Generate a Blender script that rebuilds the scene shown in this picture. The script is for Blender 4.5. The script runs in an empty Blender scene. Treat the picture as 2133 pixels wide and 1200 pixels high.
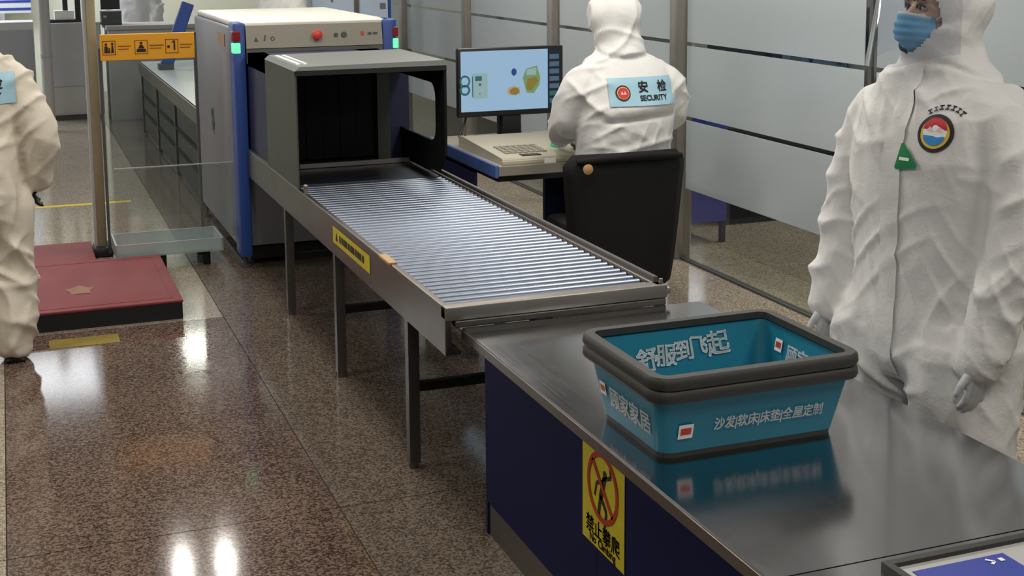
import bpy, bmesh, math, random
import numpy as np
from mathutils import Vector, Matrix
from mathutils.bvhtree import BVHTree
random.seed(7)
SC = bpy.context.scene
COL = SC.collection

# ------------------------------------------------------------------ camera
cam_d = bpy.data.cameras.new('camera'); cam = bpy.data.objects.new('camera', cam_d); COL.objects.link(cam)
YAW, PITCH, ROLL = math.radians(20.735), math.radians(8.457), math.radians(.413)
fw = Vector((math.sin(YAW)*math.cos(PITCH), math.cos(YAW)*math.cos(PITCH), -math.sin(PITCH)))
rt0 = Vector((math.cos(YAW), -math.sin(YAW), 0)); dn0 = fw.cross(rt0)
rt = rt0*math.cos(ROLL)+dn0*math.sin(ROLL); dn = dn0*math.cos(ROLL)-rt0*math.sin(ROLL)
cm = Matrix((rt, -dn, -fw)).transposed().to_4x4(); cm.translation = (0, 0, 1.75)
cam.matrix_world = cm
cam_d.sensor_width = 36; cam_d.lens = 36*2776.1/2133; cam_d.shift_y = -300/2133
cam_d.clip_start = .05; cam_d.clip_end = 200
SC.camera = cam

# ------------------------------------------------------------------ world, exposure
w = bpy.data.worlds.new('world'); SC.world = w; w.use_nodes = True
w.node_tree.nodes['Background'].inputs[0].default_value = (.55, .62, .72, 1)
w.node_tree.nodes['Background'].inputs[1].default_value = .10
SC.view_settings.view_transform = 'Standard'; SC.view_settings.look = 'None'
SC.view_settings.gamma = 1; SC.view_settings.use_curve_mapping = False
SC.view_settings.exposure = -0.60
LAMP_POWER = 1.0

# ------------------------------------------------------------------ materials
def lin(c):
    return tuple(((v/255)/12.92 if v/255 <= .04045 else ((v/255+.055)/1.055)**2.4) for v in c)+(1,)
MATS = {}
def mat(name, rgb, rough=.5, metal=0, spec=.5, emit=None, estr=0, coat=0, noise=0, nscale=40, bump=0, bscale=60, alpha=1):
    m = bpy.data.materials.new(name); m.use_nodes = True
    nt = m.node_tree; b = nt.nodes['Principled BSDF']
    b.inputs['Base Color'].default_value = lin(rgb)
    b.inputs['Roughness'].default_value = rough; b.inputs['Metallic'].default_value = metal
    b.inputs['Specular IOR Level'].default_value = spec
    b.inputs['Coat Weight'].default_value = coat
    b.inputs['Alpha'].default_value = alpha
    if emit: b.inputs['Emission Color'].default_value = lin(emit); b.inputs['Emission Strength'].default_value = estr
    if noise or bump:
        tc = nt.nodes.new('ShaderNodeTexCoord')
        n = nt.nodes.new('ShaderNodeTexNoise'); n.inputs['Scale'].default_value = nscale; n.inputs['Detail'].default_value = 4
        nt.links.new(tc.outputs['Object'], n.inputs['Vector'])
        if noise:
            mx = nt.nodes.new('ShaderNodeMix'); mx.data_type = 'RGBA'; mx.blend_type = 'MULTIPLY'
            mx.inputs[0].default_value = 1
            r = nt.nodes.new('ShaderNodeMapRange'); r.inputs[1].default_value = .3; r.inputs[2].default_value = .7
            r.inputs[3].default_value = 1-noise; r.inputs[4].default_value = 1+noise*.4
            nt.links.new(n.outputs['Fac'], r.inputs[0])
            mx.inputs[6].default_value = lin(rgb); nt.links.new(r.outputs[0], mx.inputs[7])
            nt.links.new(mx.outputs[2], b.inputs['Base Color'])
        if bump:
            n2 = nt.nodes.new('ShaderNodeTexNoise'); n2.inputs['Scale'].default_value = bscale; n2.inputs['Detail'].default_value = 5
            nt.links.new(tc.outputs['Object'], n2.inputs['Vector'])
            bp = nt.nodes.new('ShaderNodeBump'); bp.inputs['Strength'].default_value = bump; bp.inputs['Distance'].default_value = .004
            nt.links.new(n2.outputs['Fac'], bp.inputs['Height']); nt.links.new(bp.outputs[0], b.inputs['Normal'])
    MATS[name] = m
    return m

def granite(name, dark, mid, light, scale=95, rough=.13, spec=.5):
    m = bpy.data.materials.new(name); m.use_nodes = True
    nt = m.node_tree; b = nt.nodes['Principled BSDF']
    g = nt.nodes.new('ShaderNodeNewGeometry')
    v = nt.nodes.new('ShaderNodeTexVoronoi'); v.inputs['Scale'].default_value = scale
    n = nt.nodes.new('ShaderNodeTexNoise'); n.inputs['Scale'].default_value = scale*.9; n.inputs['Detail'].default_value = 3; n.inputs['Roughness'].default_value = .65
    n2 = nt.nodes.new('ShaderNodeTexNoise'); n2.inputs['Scale'].default_value = 2.2; n2.inputs['Detail'].default_value = 2
    for t in (v, n, n2): nt.links.new(g.outputs['Position'], t.inputs['Vector'])
    sep = nt.nodes.new('ShaderNodeSeparateColor'); nt.links.new(v.outputs['Color'], sep.inputs[0])
    a = nt.nodes.new('ShaderNodeMath'); a.operation = 'MULTIPLY_ADD'; a.inputs[1].default_value = .45
    nt.links.new(sep.outputs[0], a.inputs[0]); nt.links.new(n.outputs['Fac'], a.inputs[2])
    a2 = nt.nodes.new('ShaderNodeMath'); a2.operation = 'MULTIPLY_ADD'; a2.inputs[1].default_value = .18
    nt.links.new(n2.outputs['Fac'], a2.inputs[0]); nt.links.new(a.outputs[0], a2.inputs[2])
    cr = nt.nodes.new('ShaderNodeValToRGB'); e = cr.color_ramp.elements
    e[0].position = .60; e[0].color = lin(dark); e[1].position = .98; e[1].color = lin(light)
    k = e.new(.78); k.color = lin(mid)
    nt.links.new(a2.outputs[0], cr.inputs[0]); nt.links.new(cr.outputs[0], b.inputs['Base Color'])
    b.inputs['Roughness'].default_value = rough; b.inputs['Specular IOR Level'].default_value = spec
    MATS[name] = m

def steel(name, rgb, rough, axis, amp=.12, metal=1.0):
    m = bpy.data.materials.new(name); m.use_nodes = True
    nt = m.node_tree; b = nt.nodes['Principled BSDF']
    tc = nt.nodes.new('ShaderNodeTexCoord'); mp = nt.nodes.new('ShaderNodeMapping')
    sc = [260, 260, 260]; sc[axis] = 3; mp.inputs['Scale'].default_value = sc
    n = nt.nodes.new('ShaderNodeTexNoise'); n.inputs['Scale'].default_value = 1; n.inputs['Detail'].default_value = 2
    n2 = nt.nodes.new('ShaderNodeTexNoise'); n2.inputs['Scale'].default_value = 5; n2.inputs['Detail'].default_value = 4
    nt.links.new(tc.outputs['Object'], mp.inputs[0]); nt.links.new(mp.outputs[0], n.inputs['Vector']); nt.links.new(tc.outputs['Object'], n2.inputs['Vector'])
    b.inputs['Base Color'].default_value = lin(rgb); b.inputs['Metallic'].default_value = metal
    r = nt.nodes.new('ShaderNodeMath'); r.operation = 'MULTIPLY_ADD'; r.inputs[1].default_value = amp; r.inputs[2].default_value = rough-amp*.5
    ad = nt.nodes.new('ShaderNodeMath'); ad.operation = 'MULTIPLY_ADD'; ad.inputs[1].default_value = amp; 
    nt.links.new(n.outputs['Fac'], r.inputs[0]); nt.links.new(n2.outputs['Fac'], ad.inputs[0]); nt.links.new(r.outputs[0], ad.inputs[2])
    nt.links.new(ad.outputs[0], b.inputs['Roughness'])
    MATS[name] = m

def clear(name, tint=(240, 248, 250), refl=.10, rough=.02, haze=0.0, hazecol=(200, 205, 205)):
    m = bpy.data.materials.new(name); m.use_nodes = True
    nt = m.node_tree; nt.nodes.remove(nt.nodes['Principled BSDF']); out = nt.nodes['Material Output']
    t = nt.nodes.new('ShaderNodeBsdfTransparent'); t.inputs[0].default_value = lin(tint)
    g = nt.nodes.new('ShaderNodeBsdfGlossy'); g.inputs['Roughness'].default_value = rough; g.inputs[0].default_value = (1, 1, 1, 1)
    fr = nt.nodes.new('ShaderNodeFresnel'); fr.inputs[0].default_value = 1.45
    ma = nt.nodes.new('ShaderNodeMath'); ma.operation = 'ADD'; ma.inputs[1].default_value = refl-.035; ma.use_clamp = True
    nt.links.new(fr.outputs[0], ma.inputs[0])
    # thin sheet: only the outer face mirrors, the ray leaving it is not totally reflected
    ge = nt.nodes.new('ShaderNodeNewGeometry'); iv = nt.nodes.new('ShaderNodeMath'); iv.operation = 'SUBTRACT'; iv.inputs[0].default_value = 1
    nt.links.new(ge.outputs['Backfacing'], iv.inputs[1]); mu = nt.nodes.new('ShaderNodeMath'); mu.operation = 'MULTIPLY'
    nt.links.new(ma.outputs[0], mu.inputs[0]); nt.links.new(iv.outputs[0], mu.inputs[1])
    mx = nt.nodes.new('ShaderNodeMixShader'); nt.links.new(mu.outputs[0], mx.inputs[0])
    nt.links.new(t.outputs[0], mx.inputs[1]); nt.links.new(g.outputs[0], mx.inputs[2])
    last = mx
    if haze:
        d = nt.nodes.new('ShaderNodeBsdfDiffuse'); d.inputs[0].default_value = lin(hazecol)
        m2 = nt.nodes.new('ShaderNodeMixShader'); m2.inputs[0].default_value = haze
        nt.links.new(mx.outputs[0], m2.inputs[1]); nt.links.new(d.outputs[0], m2.inputs[2]); last = m2
    nt.links.new(last.outputs[0], out.inputs[0])
    MATS[name] = m

def frosted(name, rgb):
    m = bpy.data.materials.new(name); m.use_nodes = True
    nt = m.node_tree; nt.nodes.remove(nt.nodes['Principled BSDF']); out = nt.nodes['Material Output']
    d = nt.nodes.new('ShaderNodeBsdfDiffuse'); d.inputs[0].default_value = lin(rgb)
    t = nt.nodes.new('ShaderNodeBsdfTranslucent'); t.inputs[0].default_value = lin(rgb)
    g = nt.nodes.new('ShaderNodeBsdfGlossy'); g.inputs['Roughness'].default_value = .22
    m1 = nt.nodes.new('ShaderNodeMixShader'); m1.inputs[0].default_value = .35
    nt.links.new(d.outputs[0], m1.inputs[1]); nt.links.new(t.outputs[0], m1.inputs[2])
    m2 = nt.nodes.new('ShaderNodeMixShader'); m2.inputs[0].default_value = .10
    nt.links.new(m1.outputs[0], m2.inputs[1]); nt.links.new(g.outputs[0], m2.inputs[2])
    nt.links.new(m2.outputs[0], out.inputs[0]); MATS[name] = m

def suit(name, rgb):
    m = mat(name, rgb, rough=.62, spec=.3)
    nt = m.node_tree; b = nt.nodes['Principled BSDF']
    tc = nt.nodes.new('ShaderNodeTexCoord')
    n = nt.nodes.new('ShaderNodeTexNoise'); n.inputs['Scale'].default_value = 22; n.inputs['Detail'].default_value = 6; n.inputs['Roughness'].default_value = .6; n.inputs['Distortion'].default_value = .8
    nt.links.new(tc.outputs['Object'], n.inputs['Vector'])
    bp = nt.nodes.new('ShaderNodeBump'); bp.inputs['Strength'].default_value = .30; bp.inputs['Distance'].default_value = .010
    nt.links.new(n.outputs['Fac'], bp.inputs['Height']); nt.links.new(bp.outputs[0], b.inputs['Normal'])
    b.inputs['Subsurface Weight'].default_value = 0

granite('granite_brown', (50, 38, 32), (84, 67, 58), (122, 103, 91), 140, .10)
granite('granite_grey', (66, 56, 49), (92, 81, 71), (124, 112, 100), 150, .12)
granite('granite_beige', (112, 100, 86), (146, 134, 118), (172, 162, 146), 150, .12)
mat('grout', (40, 34, 30), .8)
mat('ceiling', (120, 122, 124), .9)
mat('wall_cream', (226, 228, 210), .7)
mat('wall_grey', (150, 152, 154), .8)
mat('wall_navy', (92, 100, 122), .7)
mat('glare_white', (246, 248, 250), .22)
steel('steel_counter', (176, 178, 182), .13, 1, .05)
steel('steel_frame', (128, 122, 116), .34, 1)
steel('steel_roller', (124, 132, 146), .36, 0, .05)
steel('steel_leg', (120, 118, 114), .35, 2)
steel('steel_plate', (120, 126, 134), .25, 0)
mat('aluminium', (150, 145, 138), .42, .7, noise=.1, nscale=8)
mat('post_tan', (152, 142, 112), .5, .15, noise=.1, nscale=9)
mat('scanner_grey', (120, 118, 126), .45, .1)
mat('scanner_panel', (150, 146, 132), .45)
mat('scanner_top', (228, 228, 218), .35)
mat('scanner_dark', (72, 74, 74), .5)
mat('blue_column', (44, 76, 150), .42)
mat('navy_recess', (26, 34, 66), .5)
mat('navy_laminate', (13, 20, 66), .6, spec=.15)
mat('navy_desk', (28, 36, 80), .45)
mat('blue_edge', (72, 98, 158), .35)
mat('hood_outer', (72, 72, 64), .42, .25, noise=.12, nscale=10)
mat('hood_top', (126, 130, 126), .45, .2)
mat('black_matte', (14, 14, 15), .7, spec=.2)
mat('black_plastic', (22, 23, 25), .42)
mat('rubber', (24, 26, 26), .75, spec=.25)
mat('rim_dark', (52, 52, 48), .55)
mat('teal', (28, 124, 150), .45, noise=.06, nscale=14)
mat('print_white', (246, 247, 246), .5)
mat('print_red', (206, 66, 40), .5)
mat('print_black', (22, 20, 18), .5)
mat('print_yellow', (214, 196, 30), .5, noise=.08, nscale=20)
mat('dull_yellow', (128, 112, 38), .5, noise=.25, nscale=9)
mat('skirt_dark', (66, 64, 56), .6, noise=.2, nscale=4)
mat('lintel_grey', (98, 98, 94), .5)
mat('print_orange', (232, 164, 34), .5)
mat('print_brown', (130, 74, 22), .5)
mat('sign_red', (178, 44, 22), .5)
mat('patch_blue', (158, 196, 214), .6)
mat('badge_red', (202, 52, 60), .5)
mat('badge_blue', (50, 140, 210), .5)
mat('badge_ring', (46, 30, 40), .5)
mat('badge_yellow', (226, 200, 80), .5)
mat('badge_green', (18, 130, 76), .5)
mat('badge_pink', (246, 200, 205), .5)
mat('red_mat', (128, 52, 56), .6, noise=.16, nscale=7, bump=.2, bscale=160)
mat('mat_emblem', (150, 112, 88), .7, noise=.2, nscale=30)
mat('step_side', (20, 23, 26), .5)
mat('console_beige', (176, 170, 150), .5)
mat('key_grey', (146, 142, 126), .5)
mat('paper_white', (236, 236, 230), .6)
mat('desk_steel', (156, 150, 138), .38, .35)
mat('cabinet_grey', (178, 180, 182), .4, .1, noise=.06, nscale=5)
mat('cabinet_light', (180, 180, 178), .5)
mat('sign_white', (214, 222, 232), .5)
mat('sign_blue', (52, 66, 158), .5)
mat('board_blue', (190, 208, 226), .5)
mat('skin', (222, 184, 160), .5)
mat('eye_white', (215, 205, 198), .3)
mat('eye_dark', (30, 22, 20), .25)
mat('brow', (44, 34, 30), .8)
mat('mask_blue', (100, 168, 208), .7, bump=.15, bscale=120)
mat('mask_white', (214, 224, 232), .7)
mat('glove', (206, 208, 212), .55)
mat('shoe_black', (24, 22, 22), .5)
mat('tan_wood', (176, 140, 96), .5)
mat('chair_black', (17, 18, 18), .75, spec=.25, bump=.12, bscale=220)
mat('led_green', (120, 240, 180), .4, emit=(96, 245, 170), estr=1.35)
mat('led_red', (120, 22, 24), .35, emit=(170, 16, 20), estr=.12)
mat('stop_red', (214, 52, 44), .4)
mat('indicator_teal', (60, 170, 130), .4, emit=(60, 200, 150), estr=.3)
mat('screen_pale', (20, 24, 30), .3, emit=(176, 214, 246), estr=.95)
mat('screen_side', (20, 24, 30), .3, emit=(120, 150, 180), estr=.5)
mat('screen_dark', (20, 24, 30), .3, emit=(20, 42, 66), estr=.4)
mat('screen_teal', (20, 24, 30), .3, emit=(70, 150, 150), estr=.5)
mat('screen_mint', (20, 24, 30), .3, emit=(172, 206, 206), estr=.9)
mat('screen_green', (20, 24, 30), .3, emit=(150, 190, 120), estr=.75)
mat('screen_ochre', (20, 24, 30), .3, emit=(172, 150, 60), estr=.75)
mat('screen_orange', (20, 24, 30), .3, emit=(226, 190, 160), estr=.8)
mat('screen_blue', (20, 24, 30), .3, emit=(40, 100, 190), estr=.5)
mat('lamp_panel', (240, 240, 240), .5, emit=(255, 250, 240), estr=3)
clear('glass_clear', (246, 250, 248), .07)
clear('acrylic', (246, 248, 248), .16, .03, .03)
clear('acrylic_edge', (215, 226, 226), .25, .1, .35, (205, 215, 215))
clear('visor', (248, 249, 251), .06, .04, .03, (215, 222, 232))
frosted('frost_film', (200, 208, 212))
suit('suit_white', (224, 223, 221))
suit('suit_warm', (214, 205, 190))

# ------------------------------------------------------------------ mesh helpers
class MB:
    def __init__(s): s.v = []; s.f = []
    def add(s, vs, fs):
        k = len(s.v); s.v += [tuple(map(float, p)) for p in vs]; s.f += [tuple(i+k for i in f) for f in fs]; return s
    def box(s, x0, x1, y0, y1, z0, z1, bev=0):
        if bev:
            b = min(bev, (x1-x0)*.45, (y1-y0)*.45, (z1-z0)*.45)
            bm = bmesh.new(); bmesh.ops.create_cube(bm, size=1)
            for v in bm.verts: v.co = Vector(((x0+x1)/2+v.co.x*(x1-x0), (y0+y1)/2+v.co.y*(y1-y0), (z0+z1)/2+v.co.z*(z1-z0)))
            bmesh.ops.bevel(bm, geom=bm.edges[:], offset=b, segments=2, affect='EDGES', profile=.5)
            bm.verts.index_update(); s.add([v.co for v in bm.verts], [[v.index for v in f.verts] for f in bm.faces]); bm.free(); return s
        return s.add([(x0,y0,z0),(x1,y0,z0),(x1,y1,z0),(x0,y1,z0),(x0,y0,z1),(x1,y0,z1),(x1,y1,z1),(x0,y1,z1)],
                     [(3,2,1,0),(4,5,6,7),(0,1,5,4),(1,2,6,5),(2,3,7,6),(3,0,4,7)])
    def loft(s, rings, cap=True):
        n = len(rings[0]); vs = [p for r in rings for p in r]; fs = []
        for i in range(len(rings)-1):
            for j in range(n):
                a = i*n+j; b = i*n+(j+1) % n; fs.append((a, b, b+n, a+n))
        if cap: fs.append(tuple(reversed(range(n)))); fs.append(tuple(range((len(rings)-1)*n, len(rings)*n)))
        return s.add(vs, fs)
    def tube(s, pts, rad, n=12, cap=True):
        pts = [Vector(p) for p in pts]; rad = rad if hasattr(rad, '__len__') else [rad]*len(pts)
        rings = []; ref = None
        for i, p in enumerate(pts):
            t = (pts[min(i+1, len(pts)-1)]-pts[max(i-1, 0)]).normalized()
            if ref is None: ref = Vector((0, 0, 1)) if abs(t.z) < .9 else Vector((0, 1, 0))
            u = (ref-t*ref.dot(t)).normalized(); v = t.cross(u); ref = u
            r = rad[i]; ru, rv = r if hasattr(r, '__len__') else (r, r)
            rings.append([p+u*math.cos(a)*ru+v*math.sin(a)*rv for a in [2*math.pi*k/n for k in range(n)]])
        return s.loft(rings, cap)
    def cyl(s, c, r, h, axis=2, n=20, r2=None):
        d = Vector((axis == 0, axis == 1, axis == 2)); c = Vector(c)
        return s.tube([c, c+d*h], [r, r if r2 is None else r2], n)
    def ball(s, c, r, n=12, m=8):
        r = r if hasattr(r, '__len__') else (r, r, r); c = Vector(c); rings = []
        for i in range(1, m):
            a = math.pi*i/m
            rings.append([c+Vector((r[0]*math.sin(a)*math.cos(2*math.pi*k/n), r[1]*math.sin(a)*math.sin(2*math.pi*k/n), -r[2]*math.cos(a))) for k in range(n)])
        return s.loft(rings)
    def prism(s, poly, axis, a0, a1):
        # polygon in the two other axes (order x,y,z), extruded along axis
        def P(q, a):
            q = list(q); q.insert(axis, a); return q
        n = len(poly)
        s.add([P(q, a0) for q in poly]+[P(q, a1) for q in poly],
              [tuple(reversed(range(n))), tuple(range(n, 2*n))]+[(i, (i+1) % n, (i+1) % n+n, i+n) for i in range(n)])
        return s
    def xf(s, M):
        s.v = [tuple(M @ Vector(p)) for p in s.v]; return s

def wloc(o):
    l = Vector((0, 0, 0))
    while o is not None: l += o.location; o = o.parent
    return l
def obj(name, mb, m, parent=None, smooth=False, fixn=True):
    me = bpy.data.meshes.new(name)
    if parent is None:
        a = np.array(mb.v); o0 = Vector(((a[:, 0].min()+a[:, 0].max())/2, (a[:, 1].min()+a[:, 1].max())/2, a[:, 2].min()))
    else: o0 = wloc(parent)
    me.from_pydata([tuple(Vector(p)-o0) for p in mb.v], [], mb.f)
    if fixn:
        bm = bmesh.new(); bm.from_mesh(me); bmesh.ops.recalc_face_normals(bm, faces=bm.faces[:]); bm.to_mesh(me); bm.free()
    me.materials.append(MATS[m] if isinstance(m, str) else m)
    if smooth:
        for p in me.polygons: p.use_smooth = True
        if smooth != 'all':
            try: me.set_sharp_from_angle(angle=math.radians(38))
            except Exception: pass
    me.update()
    o = bpy.data.objects.new(name, me); COL.objects.link(o)
    if parent is None: o.location = o0
    else: o.parent = parent
    return o
def share(name, src, parent, delta):
    o = bpy.data.objects.new(name, src.data); COL.objects.link(o); o.parent = parent
    o.location = src.location+Vector(delta); return o
def tag(o, label, cat, group=None):
    o['label'] = label; o['category'] = cat
    if group: o['group'] = group
    return o
def thing(name, loc, label, cat, group=None):
    o = bpy.data.objects.new(name, None); COL.objects.link(o); o.location = loc; o.empty_display_size = .1
    return tag(o, label, cat, group)
def struct(o): o['kind'] = 'structure'; return o
def sroot(name, loc=(0, 0, 0)):
    o = bpy.data.objects.new(name, None); COL.objects.link(o); o.location = loc; o['kind'] = 'structure'; return o
def box(name, m, parent, x0, x1, y0, y1, z0, z1, bev=0): return obj(name, MB().box(x0, x1, y0, y1, z0, z1, bev), m, parent, smooth=bool(bev))

def glyph2d(ch, size):
    cu = bpy.data.curves.new('txt', 'FONT'); cu.body = ch; cu.size = size; cu.resolution_u = 3
    o = bpy.data.objects.new('txt', cu); COL.objects.link(o)
    dg = bpy.context.evaluated_depsgraph_get(); me = o.evaluated_get(dg).to_mesh()
    vs = [(v.co.x, v.co.y) for v in me.vertices]; fs = [tuple(p.vertices) for p in me.polygons]
    o.evaluated_get(dg).to_mesh_clear(); bpy.data.objects.remove(o); bpy.data.curves.remove(cu)
    return vs, fs
def text2d(s, size, bold=0.0, sx=1.0, gap=.08):
    """verts (u,v) and faces of a word set glyph by glyph, centred on 0; bold = stroke thickening"""
    V = []; F = []; x = 0.0
    for ch in s:
        vs, fs = glyph2d(ch, size)
        if not vs: x += size*.4; continue
        a = np.array(vs); w_ = a[:, 0].max()-a[:, 0].min()
        adv = max(w_, size*.78) if ord(ch) > 0x2e80 else w_
        off = x-a[:, 0].min()+(adv-w_)/2
        for dx, dy in (((0, 0),) if not bold else ((-bold, -bold), (bold, -bold), (-bold, bold), (bold, bold))):
            k = len(V); V += [((p[0]+off+dx)*sx, p[1]+dy) for p in vs]; F += [tuple(i+k for i in f) for f in fs]
        x += adv+size*gap
    if V:
        a = np.array(V); c = (a.min(0)+a.max(0))/2; V = [(p[0]-c[0], p[1]-c[1]) for p in V]
    return V, F
def rect2d(x0, x1, y0, y1): return [(x0, y0), (x1, y0), (x1, y1), (x0, y1)], [(0, 1, 2, 3)]
def disc2d(cx, cy, rx, ry=None, n=28, a0=0, a1=2*math.pi):
    ry = ry or rx
    if a1-a0 > 6.2: vs = [(cx+rx*math.cos(2*math.pi*i/n), cy+ry*math.sin(2*math.pi*i/n)) for i in range(n)]
    else: vs = [(cx+rx*math.cos(a0+(a1-a0)*i/n), cy+ry*math.sin(a0+(a1-a0)*i/n)) for i in range(n+1)]
    return vs, [tuple(range(len(vs)))]
def ring2d(cx, cy, ro, ri, n=36, k=1.0):
    vs = []; 
    for i in range(n):
        a = 2*math.pi*i/n; vs += [(cx+ro*math.cos(a), cy+ro*k*math.sin(a)), (cx+ri*math.cos(a), cy+ri*k*math.sin(a))]
    return vs, [(2*i, 2*((i+1) % n), 2*((i+1) % n)+1, 2*i+1) for i in range(n)]
def bar2d(x0, y0, x1, y1, w):
    d = Vector((x1-x0, y1-y0)).normalized(); p = Vector((-d.y, d.x))*w/2
    return [(x0+p.x, y0+p.y), (x0-p.x, y0-p.y), (x1-p.x, y1-p.y), (x1+p.x, y1+p.y)], [(0, 1, 2, 3)]
def poly2d(pts): return list(pts), [tuple(range(len(pts)))]
def join2d(*parts):
    V = []; F = []
    for vs, fs in parts:
        k = len(V); V += list(vs); F += [tuple(i+k for i in f) for f in fs]
    return V, F
def shift2d(p, dx, dy, ang=0):
    c, s = math.cos(ang), math.sin(ang); return [(x*c-y*s+dx, x*s+y*c+dy) for x, y in p[0]], p[1]
def flat(name, p, m, parent, o, u, v, off=0.0, thick=.0006):
    """a flat print laid on a plane: origin o, axes u and v; a thin slab, not a card"""
    o, u, v = Vector(o), Vector(u).normalized(), Vector(v).normalized(); n = u.cross(v)
    mb = MB(); vs = [o+u*x+v*y+n*(off+thick) for x, y in p[0]]; mb.add(vs, p[1])
    return obj(name, mb, m, parent, fixn=False)

# ------------------------------------------------------------------ the room
def lamp(name, x, y, sx, sy, power, col, label, group, z=3.06):
    t = thing(name, (x, y, z), label, 'ceiling light', group)
    fr = MB().box(x-sx/2-.03, x+sx/2+.03, y-sy/2-.03, y+sy/2+.03, z-.0, z+.038, .006)
    obj('housing', fr, 'aluminium', t)
    ld = bpy.data.lights.new('tube_light', 'AREA'); ld.shape = 'RECTANGLE'; ld.size = sx; ld.size_y = sy
    ld.energy = power*LAMP_POWER; ld.color = col
    lo = bpy.data.objects.new('tube_light', ld); COL.objects.link(lo); lo.parent = t; lo.location = (0, 0, -.004)
    return t
WARM = (1, .95, .87); COOL = (.90, .95, 1)
for x, y, p, lab in ((-1.6, 1.4, 25, 'rectangular ceiling light behind the camera on the left'), (.6, .6, 48, 'rectangular ceiling light in front of the blue counter'), (2.9, 1.2, 48, 'rectangular ceiling light above the steel table'),
                     (-1.4, 4.4, 62, 'rectangular ceiling light left of the conveyor'), (1.0, 4.6, 62, 'rectangular ceiling light above the roller conveyor'), (2.7, 4.6, 62, 'rectangular ceiling light above the office chair'),
                     (-1.4, 7.6, 62, 'rectangular ceiling light above the red mats'), (1.2, 7.7, 60, 'rectangular ceiling light above the scanner'), (2.8, 8.4, 50, 'rectangular ceiling light behind the operator desk')):
    lamp('ceiling_light', x, y, .6, 1.2, p, WARM, lab, 'ceiling lights above the checkpoint')
for x, y, lab in ((5.6, 3.4, 'rectangular light added beyond the partition, nearest the camera'), (5.6, 6.6, 'rectangular light added beyond the partition above the dark bench')):  # unseen lamps, added to light the room beyond the glass
    lamp('ceiling_light', x, y, .6, 1.2, 95, WARM, lab, 'added lights behind the partition')
for x, lab in ((1.05, 'slim tube light above the infeed table, left of a pair'), (1.38, 'slim tube light above the infeed table, right of a pair')):
    lamp('ceiling_light', x, 10.1, .06, .32, 14, WARM, lab, 'paired tube lights')
for x, y, lab in ((-2.8, 14.8, 'large cool light added in the far left corner to brighten the far wall'), (-1.5, 15.7, 'large cool light added above the notice board to brighten the far wall'), (.2, 15.5, 'large cool ceiling light above the metal cabinet')):  # the two left ones are unseen, added to brighten the far wall
    lamp('ceiling_light', x, y, 1.1, 1.6, 40 if x > 0 else 160, COOL, lab, 'large far ceiling lights')
lamp('ceiling_light', 2.0, 16.0, .4, .6, 45, WARM, 'small square ceiling light above the far wall', 'small far ceiling lights')

fl = struct(obj('floor', MB().box(-6, 9, -3, 18, -.08, -.004), 'grout'))
TX = [-5.007+.984*i for i in range(15)]; TY = [-.79+2.36*i for i in range(8)]
protos = {}
for xi in range(2, 14):
    for yi in range(0, 8):
        x0, y0 = TX[xi], TY[yi]
        cx = x0+.492
        kind = 'granite_brown' if (-.1 < cx < .9 and y0 < 6.2) else ('granite_beige' if (cx < .9 or cx > 2.2) else 'granite_grey')
        if kind not in protos:
            o = obj('floor_tile', MB().box(x0+.002, x0+.982, y0+.002, y0+2.358, -.02, 0), kind, fl); protos[kind] = (o, x0, y0)
        else:
            s, sx, sy = protos[kind]; share('floor_tile', s, fl, (x0-sx, y0-sy, 0))
struct(obj('ceiling', MB().box(-6, 9, -3, 18, 3.1, 3.2), 'ceiling'))
struct(obj('wall_back', MB().box(-6, 9, 17.2, 17.4, 0, 3.1), 'wall_cream'))
struct(obj('wall_left', MB().box(-6.2, -6, -3, 17.4, 0, 3.1), 'wall_grey'))
struct(obj('wall_front', MB().box(-6, 9, -3.2, -3, 0, 3.1), 'wall_grey'))
struct(obj('wall_far_right', MB().box(9, 9.2, -3, 17.4, 0, 3.1), 'wall_navy'))

# frosted glass partition on the right
GX = 3.49
wr = sroot('wall_right', (GX, 8, 0))
edges = [-.6, 1.2, 3.0, 4.82, 6.56, 8.36, 10.18, 12.0, 13.8, 15.6, 17.2]
obj('floor_channel', MB().box(GX-.02, GX+.02, -.6, 17.2, 0, .012), 'scanner_dark', wr)
obj('head_rail', MB().box(GX-.04, GX+.04, -.6, 17.2, 2.24, 2.32), 'aluminium', wr)
for i in range(len(edges)-1):
    y0, y1 = edges[i], edges[i+1]
    thin = abs(y0-4.82) < .01
    if thin: obj('joint_strip', MB().box(GX-.012, GX+.012, y0-.012, y0+.012, 0, 2.24), 'scanner_dark', wr)
    else: obj('post', MB().box(GX-.05, GX+.05, y0-.05, y0+.05, 0, 2.24, .006), 'aluminium', wr, smooth=True)
    a = y0+(.014 if thin else .05); b = y1-(.014 if abs(y1-4.82) < .01 else .05)
    pn = obj('glass_pane', MB().box(GX-.005, GX+.005, a, b, .012, 2.24), 'glass_clear', wr)
    for z0, z1 in ((.41, .793), (.815, 1.203), (1.224, 2.2)):
        obj('frosted_film', MB().box(GX-.0075, GX-.0055, a+.03, b-.03, z0, z1), 'frost_film', pn)

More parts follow.
